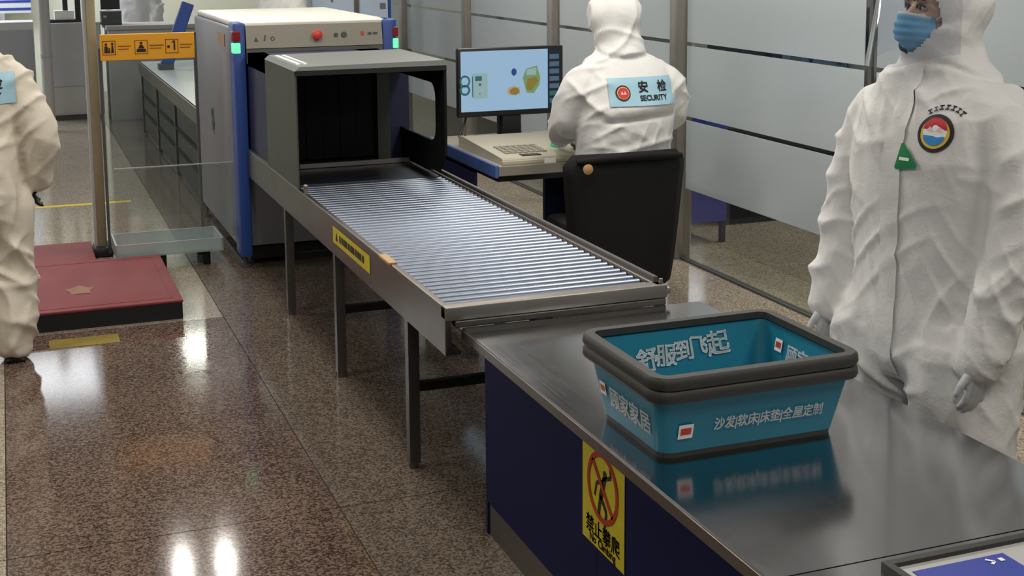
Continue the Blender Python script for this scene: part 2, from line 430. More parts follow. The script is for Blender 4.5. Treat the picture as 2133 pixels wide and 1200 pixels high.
# ------------------------------------------------------------------ baggage scanner
sx0, sx1, sy0, sy1 = 1.14, 2.05, 7.22, 8.87
T = thing('baggage_scanner', (1.6, 8.0, 0), 'large grey and blue baggage x-ray scanner with open black exit hood', 'scanner')
bd = MB().box(sx0+.012, sx1-.012, sy0+.10, sy1, .09, 1.318, .012)
obj('body', bd, 'scanner_grey', T, smooth=True)
obj('top_cover', MB().box(sx0+.03, sx1-.03, sy0+.02, sy1-.01, 1.318, 1.352, .012), 'scanner_top', T, smooth=True)
for k, (a, b) in enumerate(((sx0, 1.205), (1.965, sx1))):
    c = obj('column', MB().box(a, b, sy0, sy0+.17, .06, 1.352, .016), 'blue_column', T, smooth=True)
    for z, m, nm in ((1.215, 'led_green', 'green_indicator'), (1.28, 'led_red', 'red_indicator')):
        if k == 0: obj(nm, MB().box(a-.006, a+.036, sy0-.006, sy0+.055, z-.028, z+.028, .006), m, c)
        else: obj(nm, MB().box(b-.026, b+.006, sy0-.008, sy0+.03, z-.028, z+.028, .006), m, c)
pan = obj('control_panel', MB().prism([(sy0-.01, 1.212), (sy0+.10, 1.212), (sy0+.10, 1.35), (sy0+.03, 1.35), (sy0+.012, 1.335)], 0, 1.207, 1.963), 'scanner_panel', T)
n_ = Vector((0, -1, .16)).normalized()
es = MB().tube([Vector((1.592, sy0+.004, 1.272)), Vector((1.592, sy0+.004, 1.272))+n_*.02, Vector((1.592, sy0+.004, 1.272))+n_*.022], [.016, .016, .024]); 
p0 = Vector((1.592, sy0+.004, 1.272))+n_*.022
es.tube([p0, p0+n_*.014, p0+n_*.02], [.026, .026, .018], 18)
obj('emergency_stop', es, 'stop_red', pan, smooth=True)
for x, r in ((1.70, .012), (1.745, .017)):
    p0 = Vector((x, sy0+.005, 1.272)); obj('key_switch', MB().tube([p0, p0+n_*.014], [r, r*.9], 14), 'scanner_dark', pan, smooth=True)
up = Vector((0, .16, 1)).normalized()
wp_ = flat('warning_print', join2d(*[poly2d([(a-.012, -.014), (a+.012, -.014), (a, .012)]) for a in (-.045,)], bar2d(.0, -.012, .006, .02, .008), ring2d(.045, 0, .012, .007)), 'scanner_dark', pan, (1.305, sy0-.001, 1.262), (1, 0, 0), up, .002)
flat('rating_print', join2d(rect2d(-.05, -.03, -.01, .012)), 'print_red', pan, (1.89, sy0+.001, 1.275), (1, 0, 0), up, .002)
flat('rating_line', join2d(rect2d(-.01, .012, -.008, .006), rect2d(.02, .045, -.006, .006)), 'scanner_dark', pan, (1.89, sy0+.001, 1.275), (1, 0, 0), up, .002)
wp_['kind'] = 'stuff'
obj('lintel', MB().box(1.207, 1.963, sy0-.004, sy0+.10, 1.13, 1.210), 'lintel_grey', T)
# tunnel block between the machine and the hood
HX0, HX1, HY0, HY1 = 1.188, 1.893, 5.85, 6.58
tb = MB().box(1.212, 1.30, 6.60, sy0+.1, .60, 1.19).box(1.80, 1.93, 6.60, sy0+.1, .60, 1.19).box(1.212, 1.93, 6.60, sy0+.1, 1.12, 1.19)
obj('tunnel_block', tb, 'navy_recess', T)
obj('tunnel_floor', MB().box(1.30, 1.80, 6.62, sy0+.5, .60, .672), 'black_plastic', T)
obj('lower_skirt', MB().box(1.2, 1.99, sy0+.04, sy1-.02, .12, .6), 'scanner_grey', T)
obj('skirt_base', MB().box(1.2, 1.99, sy0+.08, sy1-.04, .035, .10), 'black_plastic', T)
for x in (1.17, 2.02):
    for y in (sy0+.05, sy1-.1):
        f = MB().cyl((x, y, 0), .03, .014).cyl((x, y, .012), .012, .06); obj('foot', f, 'scanner_dark', T, smooth=True)
# side badge and label
flat('machine_mark', join2d(bar2d(-.05, -.07, -.05, .06, .018), bar2d(-.05, .06, .02, -.06, .02), bar2d(.02, -.09, .02, .07, .018)), 'print_black', T, (sx0+.011, 8.17, .72), (0, -1, 0), (0, 0, 1), .002)
flat('rating_plate', rect2d(-.12, .12, -.03, .04), 'tan_wood', T, (sx0+.011, 7.72, 1.23), (0, -1, 0), (0, 0, 1), .002)
# exit hood
hl = MB().box(HX0, HX0+.006, HY0, HY1, .672, 1.205)
obj('hood_side', hl, 'hood_outer', T)
obj('hood_inner_lining', MB().box(HX0+.0065, HX0+.010, HY0+.002, HY1, .672, 1.20), 'black_matte', T)
ht = MB().prism([(HX0-.002, 1.205), (HX0+.02, 1.225), (HX1-.01, 1.232), (HX1+.004, 1.214), (HX1+.004, 1.205)], 1, HY0-.004, HY1)
obj('hood_top', ht, 'hood_top', T)
obj('hood_vent', MB().box(HX0+.03, HX0+.05, HY0+.12, HY1-.1, 1.224, 1.230).box(HX0+.065, HX0+.08, HY0+.12, HY1-.1, 1.225, 1.231), 'print_white', T)
# right wall with a rounded window: outline minus window, bridged
def wall_with_window():
    ys0, ys1 = HY0, HY1+.20
    out = [(ys0, .785), (ys0+.10, .70), (ys0+.3, .675), (ys1, .675), (ys1, 1.205), (ys0+.02, 1.205), (ys0, 1.19)]
    wy0, wy1, wz0, wz1, r = 5.99, 6.70, .83, 1.11, .075
    inn = []
    for cy, cz, a0 in ((wy0+r, wz0+r, 180), (wy1-r, wz0+r, 270), (wy1-r, wz1-r, 0), (wy0+r, wz1-r, 90)):
        for k in range(6): a = math.radians(a0+18*k); inn.append((cy+r*math.cos(a), cz+r*math.sin(a)))
    bm = bmesh.new()
    def loopv(pts): return [bm.verts.new((HX1, p[0], p[1])) for p in pts]
    A, B = loopv(out), loopv(inn)
    ed = [bm.edges.new((L[i], L[(i+1) % len(L)])) for L in (A, B) for i in range(len(L))]
    bmesh.ops.triangle_fill(bm, edges=ed, use_beauty=True)
    r_ = bmesh.ops.extrude_face_region(bm, geom=bm.faces[:])
    for v in [g for g in r_['geom'] if isinstance(g, bmesh.types.BMVert)]: v.co.x -= .012
    bm.verts.index_update(); mb = MB().add([v.co for v in bm.verts], [[v.index for v in f.verts] for f in bm.faces]); bm.free(); return mb
obj('hood_window_side', wall_with_window(), 'black_matte', T)
obj('hood_front_lip', MB().box(HX0, HX1, HY0-.004, HY0+.014, 1.185, 1.207), 'black_plastic', T)
obj('threshold_strip', MB().box(1.20, 1.90, 6.44, 6.455, .668, .690), 'aluminium', T)
cs = obj('curtain_strip', MB().box(1.200, 1.283, 6.52, 6.526, .70, 1.20), 'black_matte', T)
for k in range(1, 6): share('curtain_strip', cs, T, (.0865*k, .004*(k % 2), 0))
obj('jamb', MB().box(1.735, 1.80, 6.50, 6.60, .672, 1.2), 'hood_outer', T)
obj('curtain_header', MB().box(1.195, 1.885, 6.53, 6.58, 1.12, 1.2), 'black_matte', T)

# ------------------------------------------------------------------ roller conveyor
RX0, RX1, RY0, RY1, RZ = 1.19, 1.935, 3.725, 7.20, .668
C = thing('roller_conveyor', (1.56, 5.4, 0), 'stainless steel roller conveyor running from the scanner to the blue counter', 'conveyor')
sf = MB().box(RX0, RX0+.022, RY0, RY1, .527, RZ+.002, .004).box(RX0, RX0+.05, RY0, RY1, .52, .532)
s1 = obj('side_rail', sf, 'steel_frame', C)
sr = MB().box(RX1-.034, RX1, RY0, 6.6, .60, RZ+.004, .004).box(RX1-.018, RX1-.004, RY0+.05, 6.55, RZ+.004, RZ+.018)
s2 = obj('side_rail', sr, 'steel_frame', C)
rp = MB().cyl((RX0+.024, RY0+.075, RZ-.022), .0185, RX1-.036-RX0-.024, 0, 14)
ro = obj('roller', rp, 'steel_roller', C, smooth=True)
NR = 44
for k in range(1, NR): share('roller', ro, C, (0, k*.0505, 0))
yl = RY0+.075+NR*.0505
obj('deck_plate', MB().box(RX0+.022, RX1-.034, yl-.02, 6.62, RZ-.012, RZ-.003), 'steel_plate', C)
obj('end_bar', MB().box(RX0, RX1+.004, RY0-.008, RY0+.045, .628, RZ+.004, .006), 'aluminium', C, smooth=True)
obj('end_lip', MB().box(RX0+.03, RX1, RY0-.006, RY0+.02, .605, .627, .004), 'steel_frame', C)
obj('under_tray', MB().box(RX0+.03, RX1-.04, RY0+.06, 6.6, .60, .61), 'scanner_dark', C)
bo = obj('bolt', MB().cyl((RX1+.004, RY0+.02, .645), .012, .018, 0, 10).cyl((RX1-.012, RY0+.012, RZ), .007, .02, 2, 8), 'aluminium', C)
obj('latch', MB().cyl((RX0+.012, 5.76, RZ), .008, .03, 2, 8).ball((RX0+.012, 5.76, RZ+.034), .011), 'aluminium', C, smooth=True)
obj('side_handle', MB().box(RX0-.006, RX0+.024, 4.33, 4.47, RZ-.004, RZ+.008, .003), 'tan_wood', C)
LY = (4.16, 5.20, 6.22)
lg = obj('leg', MB().box(RX0+.002, RX0+.040, LY[0]-.019, LY[0]+.019, .02, .53).cyl((RX0+.021, LY[0], 0), .018, .022, 2, 10), 'steel_leg', C)
for y in LY:
    for x in (0, RX1-RX0-.05):
        if x or y != LY[0]: share('leg', lg, C, (x, y-LY[0], 0))
cb = obj('crossbar', MB().box(RX0+.04, RX1-.05, LY[0]-.012, LY[0]+.012, .268, .300), 'rubber', C)
for y in LY[1:]: share('crossbar', cb, C, (0, y-LY[0], 0))
sb = obj('stretcher', MB().box(RX1-.045, RX1-.015, LY[0], LY[2], .268, .298), 'rubber', C)
st = flat('caution_sticker', rect2d(-.29, .29, -.034, .034), 'print_yellow', s1, (RX0, 4.90, .605), (0, -1, 0), (0, 0, 1), .001)
sk_ = flat('sticker_print', join2d(poly2d([(-.245, -.018), (-.205, -.018), (-.225, .018)]), *[rect2d(-.18+i*.036, -.155+i*.036+.004*(i % 3), -.014, .014) for i in range(11)]), 'print_black', s1, (RX0, 4.90, .605), (0, -1, 0), (0, 0, 1), .002)

sk_['kind'] = 'stuff'
# ------------------------------------------------------------------ blue counter
D = thing('inspection_counter', (1.65, 2.9, 0), 'navy blue counter with a shiny stainless steel top in the foreground', 'counter')
obj('worktop', MB().box(1.243, 2.055, 1.972, 3.716, .573, .605), 'steel_counter', D)
obj('edge_band', MB().box(1.238, 1.2428, 1.972, 3.716, .574, .600), 'steel_frame', D)
obj('end_panel', MB().box(1.268, 2.03, 3.575, 3.59, .0, .573), 'navy_laminate', D)
for y0, y1 in ((1.98, 2.78), (2.782, 3.575)):
    obj('front_panel', MB().box(1.266, 1.282, y0, y1, .105, .573), 'navy_laminate', D)
obj('kick_plate', MB().box(1.272, 1.286, 1.98, 3.574, 0, .104), 'steel_frame', D)
obj('back_panel', MB().box(2.014, 2.03, 1.98, 3.574, .0, .573), 'navy_laminate', D)
# no-climbing notice
N0 = (1.266, 2.746, .438)
NT = flat('notice', rect2d(-.119, .119, -.131, .134), 'print_yellow', D, N0, (0, -1, 0), (0, 0, 1), .001)
flat('notice_person', join2d(disc2d(.012, .098-.028, .011), bar2d(.01, .06, -.012, .005, .02), bar2d(.0, .055, .045, .075, .010), bar2d(.045, .075, .04, .10, .009), bar2d(0, .05, -.035, .035, .010), bar2d(-.035, .035, -.045, .0, .009),
     bar2d(-.012, .01, .022, -.02, .014), bar2d(.022, -.02, .012, -.06, .012), bar2d(-.012, .008, -.022, -.035, .014), bar2d(-.022, -.035, -.006, -.05, .010)), 'print_black', D, N0, (0, -1, 0), (0, 0, 1), .002)
flat('notice_ring', join2d(ring2d(0, .034, .088, .074), bar2d(-.058, .088, .058, -.02, .013)), 'sign_red', D, N0, (0, -1, 0), (0, 0, 1), .003)
flat('lettering', join2d(shift2d(text2d('禁止攀爬', .048, .0007), 0, -.082), shift2d(text2d('No Climbing', .029, .0005), 0, -.117)), 'print_black', D, N0, (0, -1, 0), (0, 0, 1), .002)

# second steel table at the very front with a framed blue placard on it
E2 = thing('steel_table', (1.75, 1.4, 0), 'steel table butted against the near end of the blue counter', 'table')
obj('worktop', MB().box(1.262, 2.055, .9, 1.968, .574, .607, .004), 'steel_counter', E2)
for x in (1.29, 2.0):
    for y in (.95, 1.9): obj('leg', MB().box(x, x+.035, y, y+.035, 0, .574), 'steel_leg', E2)
PQ = thing('placard', (1.7, 1.7, .607), 'blue placard with white print in a dark frame on the steel table', 'placard')
obj('frame', MB().box(1.452, 2.02, 1.912, 1.928, .607, .622).box(1.452, 1.468, 1.45, 1.912, .607, .622).box(2.004, 2.02, 1.45, 1.912, .607, .622).box(1.452, 2.02, 1.434, 1.45, .607, .622), 'rim_dark', PQ)
obj('backing', MB().box(1.468, 2.004, 1.45, 1.912, .607, .613), 'cabinet_light', PQ)
obj('blue_sheet', MB().box(1.49, 1.694, 1.47, 1.886, .6135, .615), 'sign_blue', PQ)
flat('white_print', join2d(bar2d(-.012, .012, 0, .0, .006), bar2d(0, 0, -.012, -.008, .006), rect2d(.012, .022, -.004, .008)), 'print_white', PQ, (1.655, 1.862, .6152), (1, 0, 0), (0, 1, 0), .0004)

# ------------------------------------------------------------------ two nested trays
def rrect(x0, x1, y0, y1, r, z, n=7):
    pts = []
    for cx, cy, a0 in ((x1-r, y1-r, 0), (x0+r, y1-r, 90), (x0+r, y0+r, 180), (x1-r, y0+r, 270)):
        for k in range(n+1): a = math.radians(a0+90*k/n); pts.append((cx+r*math.cos(a), cy+r*math.sin(a), z))
    return pts
def tray(zb, label, lip):
    x0, x1, y0, y1 = 1.318, 1.778, 2.552, 2.874     # foot
    X0, X1, Y0, Y1 = 1.292, 1.804, 2.512, 2.914     # under the rim
    t = thing('tray', (1.548, 2.713, zb), label, 'tray', 'stacked luggage trays')
    R = lambda f, z, ins=0: rrect(x0+(X0-x0)*f+ins, x1+(X1-x1)*f-ins, y0+(Y0-y0)*f+ins, y1+(Y1-y1)*f-ins, .035, z)
    h = .172
    mb = MB(); rings = [R(0, zb+.012), R(.05, zb+.014), R(1, zb+h), R(1, zb+h, .004), R(.06, zb+.022, .004)]
    mb.loft(rings, True)
    obj('tub', mb, 'teal', t)
    obj('foot_band', MB().loft([R(-.05, zb+.0), R(0, zb+.013), R(0, zb+.013, .01), R(-.05, zb, .01)], True), 'rim_dark', t)
    rm = MB(); o = .010
    def Q(e, z): return rrect(X0-e, X1+e, Y0-e, Y1+e, .035+max(e, -.02), z)
    rm.loft([Q(.001, zb+h-.024), Q(o+.004, zb+h-.024), Q(o+.008, zb+h-.016), Q(o+.006, zb+h-.002), Q(o, zb+h+.004), Q(-.003-lip, zb+h+.004), Q(-.0045-lip, zb+h-.002-lip), Q(-.003-lip*.5, zb+h-.008-lip), Q(-.001, zb+h-.024)], False)
    n = 32; k = len(rm.v)//n
    rm.f += [((k-1)*n+j, (k-1)*n+(j+1) % n, (j+1) % n, j) for j in range(n)]
    obj('rim', rm, 'rim_dark', t, smooth=True)
    return t, h
HC = .605
t1, hh = tray(HC, 'teal luggage tray with dark rim, lower one of the nested pair', 0)
t2, hh = tray(HC+.030, 'teal luggage tray with dark rim, upper one with white brush lettering inside', .010)
def slope(xa, ya, za, xb, yb, zb): return (Vector((xb, yb, zb))-Vector((xa, ya, za))).normalized()
# front face (towards -y) and left face (towards -x) of the lower tray
vF = slope(0, 2.552, HC+.014, 0, 2.512, HC+.172); oF = Vector((1.548, 2.534, HC+.072))
vL = slope(1.318, 0, HC+.014, 1.292, 0, HC+.172); oL = Vector((1.3065, 2.713, HC+.072))
def logo(parent, o, u, v, s, dx, dy, off=.0012):
    flat('logo_square', rect2d(dx-s, dx+s, dy-s, dy+s), 'print_white', parent, o, u, v, off)
    flat('logo_mark', rect2d(dx-s*.72, dx+s*.72, dy-s*.42, dy+s*.5), 'print_red', parent, o, u, v, off+.0008)
logo(t1, oF, (1, 0, 0), vF, .0185, -.178, -.005)
flat('lettering', shift2d(text2d('沙发|软床|床垫|全屋定制', .034, .0006, sx=.80), .036, .002), 'print_white', t1, oF, (1, 0, 0), vF, .0014)
logo(t1, oL, (0, -1, 0), vL, .0165, -.118, .012)
flat('lettering', shift2d(text2d('顾家家居', .056, .0010, sx=.98), .026, .004), 'print_white', t1, oL, (0, -1, 0), vL, .0014)
# inside of the upper tray: far wall (facing -y) and right wall (facing -x)
zb = HC+.03
vB = slope(0, 2.870, zb+.022, 0, 2.910, zb+.172); oB = Vector((1.548, 2.8915, zb+.098))
flat('brush_lettering', join2d(*[shift2d(text2d(ch, sz, .0011), dx, dy, an) for ch, sz, dx, dy, an in (('舒', .062, -.098, -.010, .10), ('服', .058, -.045, -.004, -.04), ('到', .056, .006, .004, .05), ('飞', .050, .050, .012, -.06), ('起', .066, .104, .012, .06))]), 'print_white', t2, oB, (1, 0, 0), vB, .004)
logo(t2, oB, (1, 0, 0), vB, .016, -.178, -.012, .004)
vR = slope(1.774, 0, zb+.022, 1.800, 0, zb+.172); oR = Vector((1.788, 2.713, zb+.098))
logo(t2, oR, (0, -1, 0), vR, .016, -.105, .010, .004)
flat('lettering', shift2d(text2d('顾家家居', .052, .001, sx=.95), .03, .0), 'print_white', t2, oR, (0, -1, 0), vR, .004)

# ------------------------------------------------------------------ operator desk
K = thing('operator_desk', (2.7, 6.4, 0), 'steel topped operator desk with blue end edge beside the conveyor', 'desk')
obj('desktop', MB().box(2.155, 2.98, 5.87, 6.95, .662, .712, .004), 'desk_steel', K)
obj('end_edge', MB().box(2.135, 2.155, 5.868, 6.95, .655, .716, .004), 'blue_edge', K)
obj('under_frame', MB().box(2.16, 2.97, 5.90, 6.93, .632, .662), 'black_plastic', K)
obj('side_panel', MB().box(2.14, 2.16, 6.20, 6.93, 0, .632), 'navy_desk', K)
obj('modesty_panel', MB().box(2.55, 2.93, 6.26, 6.29, .10, .632), 'navy_desk', K)
obj('end_panel', MB().box(2.93, 2.96, 5.93, 6.90, .0, .632), 'navy_desk', K)
Q = thing('control_console', (2.45, 6.2, .712), 'beige control console with keypad in front of the monitor', 'console')
cons = MB().prism([(5.90, .712), (6.56, .712), (6.56, .765), (6.50, .772), (5.91, .742), (5.90, .735)], 0, 2.185, 2.72)
obj('housing', cons, 'console_beige', Q)
tl = Vector((0, .59, .030)).normalized()
obj('wrist_lip', MB().box(2.18, 2.725, 5.888, 5.905, .712, .732, .004), 'console_beige', Q)
kp = None
for r in range(5):
    for c in range(7):
        y = 6.02+r*.038; z = .742+(y-5.91)*.0508
        if kp is None: kp = obj('key', MB().box(2.24, 2.266, y-.013, y+.013, z-.002, z+.007, .003), 'key_grey', Q); y00, z00 = y, z
        else: share('key', kp, Q, (c*.032, y-y00, z-z00))
obj('trackpad', MB().box(2.30, 2.40, 5.935, 5.985, .742, .7475), 'print_black', Q)
obj('paper_tag', MB().box(2.395, 2.455, 5.884, 5.8875, .712, .733), 'paper_white', Q)
ms = thing('mouse', (2.63, 6.02, .751), 'small black mouse on the right end of the beige console', 'mouse')
obj('shell', MB().ball((2.63, 6.02, .769), (.035, .055, .018)), 'black_plastic', ms, smooth=True)
obj('button_line', MB().box(2.628, 2.632, 6.02, 6.05, .784, .788), 'rim_dark', ms)
gk = thing('indicator_stand', (2.56, 6.12, .752), 'thin green-based stand with a dark stem on the console beside the mouse', 'stand')
obj('base', MB().tube([(2.56, 6.12, .7545), (2.56, 6.12, .775), (2.56, 6.12, .81)], [.036, .032, .012], 14), 'indicator_teal', gk, smooth=True)
obj('stem', MB().tube([(2.56, 6.12, .80), (2.56, 6.12, .90)], .005, 8), 'black_plastic', gk)

MN = thing('monitor', (2.53, 6.72, .712), 'black widescreen monitor showing an x-ray scan of bags', 'monitor')
mx0, mx1, my, mz0, mz1 = 2.232, 2.838, 6.70, .842, 1.212
obj('casing', MB().box(mx0, mx1, my, my+.04, mz0, mz1, .006), 'black_plastic', MN, smooth=True)
obj('neck', MB().box(2.475, 2.60, my+.04, my+.075, .73, 1.0, .005), 'black_plastic', MN)
obj('neck_front', MB().box(2.485, 2.59, my+.0, my+.039, .728, .841), 'black_plastic', MN)
obj('foot', MB().box(2.36, 2.70, my-.09, my+.13, .712, .727, .005), 'black_plastic', MN)
bx0, bx1, bz0, bz1 = mx0+.016, mx1-.016, mz0+.030, mz1-.016
sc_ = obj('screen', MB().box(bx0, bx1-.075, my-.0015, my, bz0, bz1), 'screen_pale', MN)
sd_ = obj('side_menu', MB().box(bx1-.073, bx1, my-.0015, my, bz0, bz1), 'screen_dark', MN)
U, V_ = (1, 0, 0), (0, 0, 1); SO = (bx0, my-.0015, bz0); SW, SH = bx1-.075-bx0, bz1-bz0
def scr(name, p, m, off): flat(name, p, m, MN, SO, U, V_, off, .0004)
for i in range(7): scr('menu_button', rect2d(SW+.010+.0, SW+.066, SH-.03-.040*i-.026, SH-.03-.040*i), 'screen_side' if i < 5 else 'screen_teal', .0004)
scr('scanned_case', rect2d(.062, .150, .070, .205), 'screen_mint', .0002)
scr('scanned_case_detail', join2d(rect2d(.080, .118, .165, .190), rect2d(.100, .114, .138, .152), rect2d(.062, .068, .08, .19), rect2d(.104, .108, .09, .10)), 'screen_teal', .0005)
scr('scanned_straps', join2d(ring2d(.022, .165, .030, .020, 20, 1.1), ring2d(.022, .118, .030, .018, 20, 1.0)), 'screen_teal', .0003)
scr('scanned_bag', poly2d([(.262, .10), (.272, .08), (.335, .085), (.335, .12), (.30, .13), (.268, .12)]), 'screen_orange', .0002)
scr('scanned_shoe', join2d(disc2d(.305, .10, .028, .020)), 'screen_ochre', .0003)
scr('scanned_bottle', disc2d(.302, .205, .015, .020), 'screen_blue', .0003)
scr('scanned_satchel', poly2d([(.375, .09), (.415, .085), (.45, .13), (.455, .17), (.435, .235), (.372, .22), (.352, .17)]), 'screen_green', .0002)
scr('scanned_satchel_core', poly2d([(.37, .11), (.40, .10), (.445, .15), (.43, .175), (.38, .165)]), 'screen_ochre', .0004)
scr('scanned_satchel_light', poly2d([(.375, .185), (.43, .185), (.432, .225), (.375, .215)]), 'screen_mint', .0004)
tag(obj('cable', MB().tube([(2.33, 6.88, .719), (2.30, 6.80, .719), (2.27, 6.74, .7195), (2.245, 6.70, .721), (2.24, 6.72, .74), (2.28, 6.75, .80), (2.30, 6.752, .86)], .006, 8), 'black_plastic', smooth=True), 'thin black cable curling behind the left side of the monitor', 'cable')

# ------------------------------------------------------------------ chair of the operator
CH = thing('office_chair', (2.60, 5.6, 0), 'black upholstered chair with a tall wide back behind the conveyor', 'chair')
def cushion(x0, x1, xb0, xb1, z0, z1, yc, th, bow):
    """rounded upholstered back: front/back skins with rounded outline"""
    nz, nx = 15, 13; rings = []
    for i in range(nz):
        f = i/(nz-1); z = z0+(z1-z0)*f
        e = min(1, math.sqrt(max(0, 1-((abs(f-.5)*2-.80)/.20)**2)) if abs(f-.5)*2 > .80 else 1)
        a = xb0+(x0-xb0)*f**.7; b = xb1+(x1-xb1)*f**.7
        ins = .05*(1-e); a += ins; b -= ins; t = th*(.35+.65*e)
        ring = []
        for k in range(nx): 
            u = k/(nx-1); x = a+(b-a)*u; s = math.sqrt(max(.0, 1-(abs(2*u-1))**6)); ring.append((x, yc-t/2*s+bow*(2*u-1)**2, z))
        for k in range(nx-2, 0, -1):
            u = k/(nx-1); x = a+(b-a)*u; s = math.sqrt(max(.0, 1-(abs(2*u-1))**6)); ring.append((x, yc+t/2*s+bow*(2*u-1)**2, z))
        rings.append(ring)
    return MB().loft(rings)
obj('backrest', cushion(2.275, 2.895, 2.34, 2.81, .165, .825, 5.36, .085, .03), 'chair_black', CH, smooth='all')
obj('headpiece', MB().tube([(2.33, 5.345, .80), (2.45, 5.325, .808), (2.59, 5.32, .812), (2.73, 5.325, .808), (2.85, 5.345, .80)], [.012, .02, .022, .02, .012], 10), 'chair_black', CH, smooth=True)
obj('knob', MB().tube([(2.365, 5.318, .772), (2.365, 5.300, .772), (2.365, 5.296, .772)], [.018, .024, .016], 14), 'tan_wood', CH, smooth=True)
obj('seat', MB().box(2.37, 2.83, 5.42, 5.84, .40, .475, .035), 'chair_black', CH, smooth=True)
obj('gas_column', MB().cyl((2.59, 5.64, .09), .028, .32), 'black_plastic', CH, smooth=True)
for k in range(5):
    a = math.radians(90+72*k+18); e = Vector((2.59+.29*math.cos(a), 5.64+.29*math.sin(a), .075))
    l = obj('base_arm', MB().tube([(2.59, 5.64, .10), e], [.030, .018], 8), 'black_plastic', CH, smooth=True)
    obj('caster', MB().tube([e+Vector((-.02*math.sin(a), .02*math.cos(a), -.045)), e+Vector((.02*math.sin(a), -.02*math.cos(a), -.045))], .03, 14), 'rubber', l, smooth=True)

# ------------------------------------------------------------------ step platform and gate on the left
S = thing('step_platform', (.1, 6.84, 0), 'low black step platform covered with a dark red mat', 'platform')
obj('base', MB().box(-.55, .713, 6.335, 7.345, 0, .082, .004), 'step_side', S)
obj('red_mat', MB().box(-.555, .716, 6.33, 7.35, .082, .094, .003), 'red_mat', S)
obj('mat_border', MB().box(.665, .672, 6.38, 7.30, .094, .0955).box(-.5, .672, 6.38, 6.387, .094, .0955).box(-.5, .672, 7.293, 7.30, .094, .0955), 'red_mat', S)
st_ = []
for k in range(5):
    a = math.radians(90+72*k); st_ += [(.075*math.cos(a), .10*math.sin(a)), (.05*math.cos(a+.63), .07*math.sin(a+.63))]
flat('worn_emblem', poly2d(st_), 'mat_emblem', S, (.265, 6.70, .094), (1, 0, 0), (0, 1, 0), .001)
S2 = thing('ramp_mat', (.0, 7.8, 0), 'flat dark red mat lying behind the step platform', 'mat')
obj('mat', MB().box(-.6, .40, 7.40, 8.15, 0, .03, .004), 'red_mat', S2); obj('mat_edge', MB().box(-.6, .402, 7.396, 7.402, 0, .026), 'step_side', S2)
tag(obj('floor_tape', MB().box(-.6, .75, 9.50, 9.56, 0, .002), 'print_yellow'), 'yellow tape line stuck across the floor behind the gate', 'tape')

tag(obj('floor_patch', MB().box(.10, .40, 6.05, 6.19, 0, .0015), 'dull_yellow'), 'dull yellow patch on the floor in front of the step platform', 'sticker')  # thin dull yellow rectangle with uneven tone
G = thing('detector_gate', (.44, 7.9, 0), 'tall tan metal gate post standing beside the red mat', 'post')
obj('post', MB().box(.425, .475, 7.84, 7.96, .02, 2.2, .008), 'post_tan', G, smooth=True)
obj('post_channel', MB().box(.408, .4245, 7.86, 7.94, .02, 2.2), 'cabinet_grey', G)
obj('foot', MB().box(.40, .51, 7.80, 8.0, .0, .06, .02), 'step_side', G, smooth=True)
B = thing('glass_barrier', (.74, 7.76, 0), 'clear glass barrier panel carrying an orange pictogram sign strip', 'barrier')
obj('glass_panel', MB().box(.492, 1.0, 7.775, 7.783, .03, 1.13), 'glass_clear', B)
sg = obj('sign_strip', MB().box(.486, 1.003, 7.755, 7.775, 1.13, 1.277, .003), 'print_orange', B)
obj('clamp', MB().box(1.0, 1.015, 7.76, 7.80, .03, 1.277), 'scanner_dark', B)
obj('clamp', MB().box(.477, .4915, 7.765, 7.795, .03, 1.2), 'scanner_dark', B)
SOo = (.486, 7.755, 1.2035)
def sgn(name, p, m='print_brown', off=.001): flat(name, p, m, sg, SOo, (1, 0, 0), (0, 0, 1), off)
for cx in (.048, .222, .390):
    sgn('icon_frame', join2d(rect2d(cx-.036, cx+.036, .034, .038), rect2d(cx-.036, cx+.036, -.042, -.038), rect2d(cx-.036, cx-.032, -.042, .038), rect2d(cx+.032, cx+.036, -.042, .038)))
sgn('people_icon', join2d(disc2d(.032, .018, .007), poly2d([(.022, -.03), (.042, -.03), (.040, .008), (.024, .008)]), disc2d(.048, -.006, .005), poly2d([(.042, -.03), (.054, -.03), (.052, -.012), (.044, -.012)]), disc2d(.066, .020, .007), poly2d([(.058, -.03), (.074, -.03), (.070, .012), (.062, .012)])), 'print_black')
sgn('seated_icon', join2d(disc2d(.222, .020, .008), poly2d([(.205, -.01), (.214, .010), (.230, .010), (.240, -.01)]), poly2d([(.196, -.03), (.248, -.03), (.246, -.012), (.198, -.012)])), 'print_black')
sgn('one_icon', join2d(rect2d(.400, .409, -.024, .030), poly2d([(.386, .018), (.400, .030), (.400, .020)]), disc2d(.372, -.004, .008)), 'print_black')
for x0, x1 in ((.096, .165), (.266, .345), (.435, .505)):
    sgn('sign_lines', join2d(rect2d(x0, x1, .003, .009), rect2d(x0, x1-.012, -.013, -.008)))
A = thing('acrylic_stand', (.80, 7.55, 0), 'low clear acrylic guard with a boxed base and black feet', 'guard')
obj('upright_sheet', MB().box(.50, 1.14, 7.40, 7.408, .15, .568), 'acrylic', A)
obj('top_edge', MB().box(.50, 1.14, 7.399, 7.409, .568, .574), 'acrylic_edge', A)
obj('base_box', MB().box(.49, 1.07, 7.40, 7.412, .075, .149).box(.49, 1.07, 7.72, 7.732, .075, .149).box(.49, .50, 7.412, 7.72, .075, .149).box(1.06, 1.07, 7.412, 7.72, .075, .149), 'acrylic_edge', A)
obj('base_shelf', MB().box(.50, 1.06, 7.412, 7.72, .075, .081), 'acrylic_edge', A)
for x in (.74, .98):
    for y in (7.43, 7.70): obj('foot', MB().cyl((x, y, 0), .02, .075, 2, 12), 'rubber', A, smooth=True)

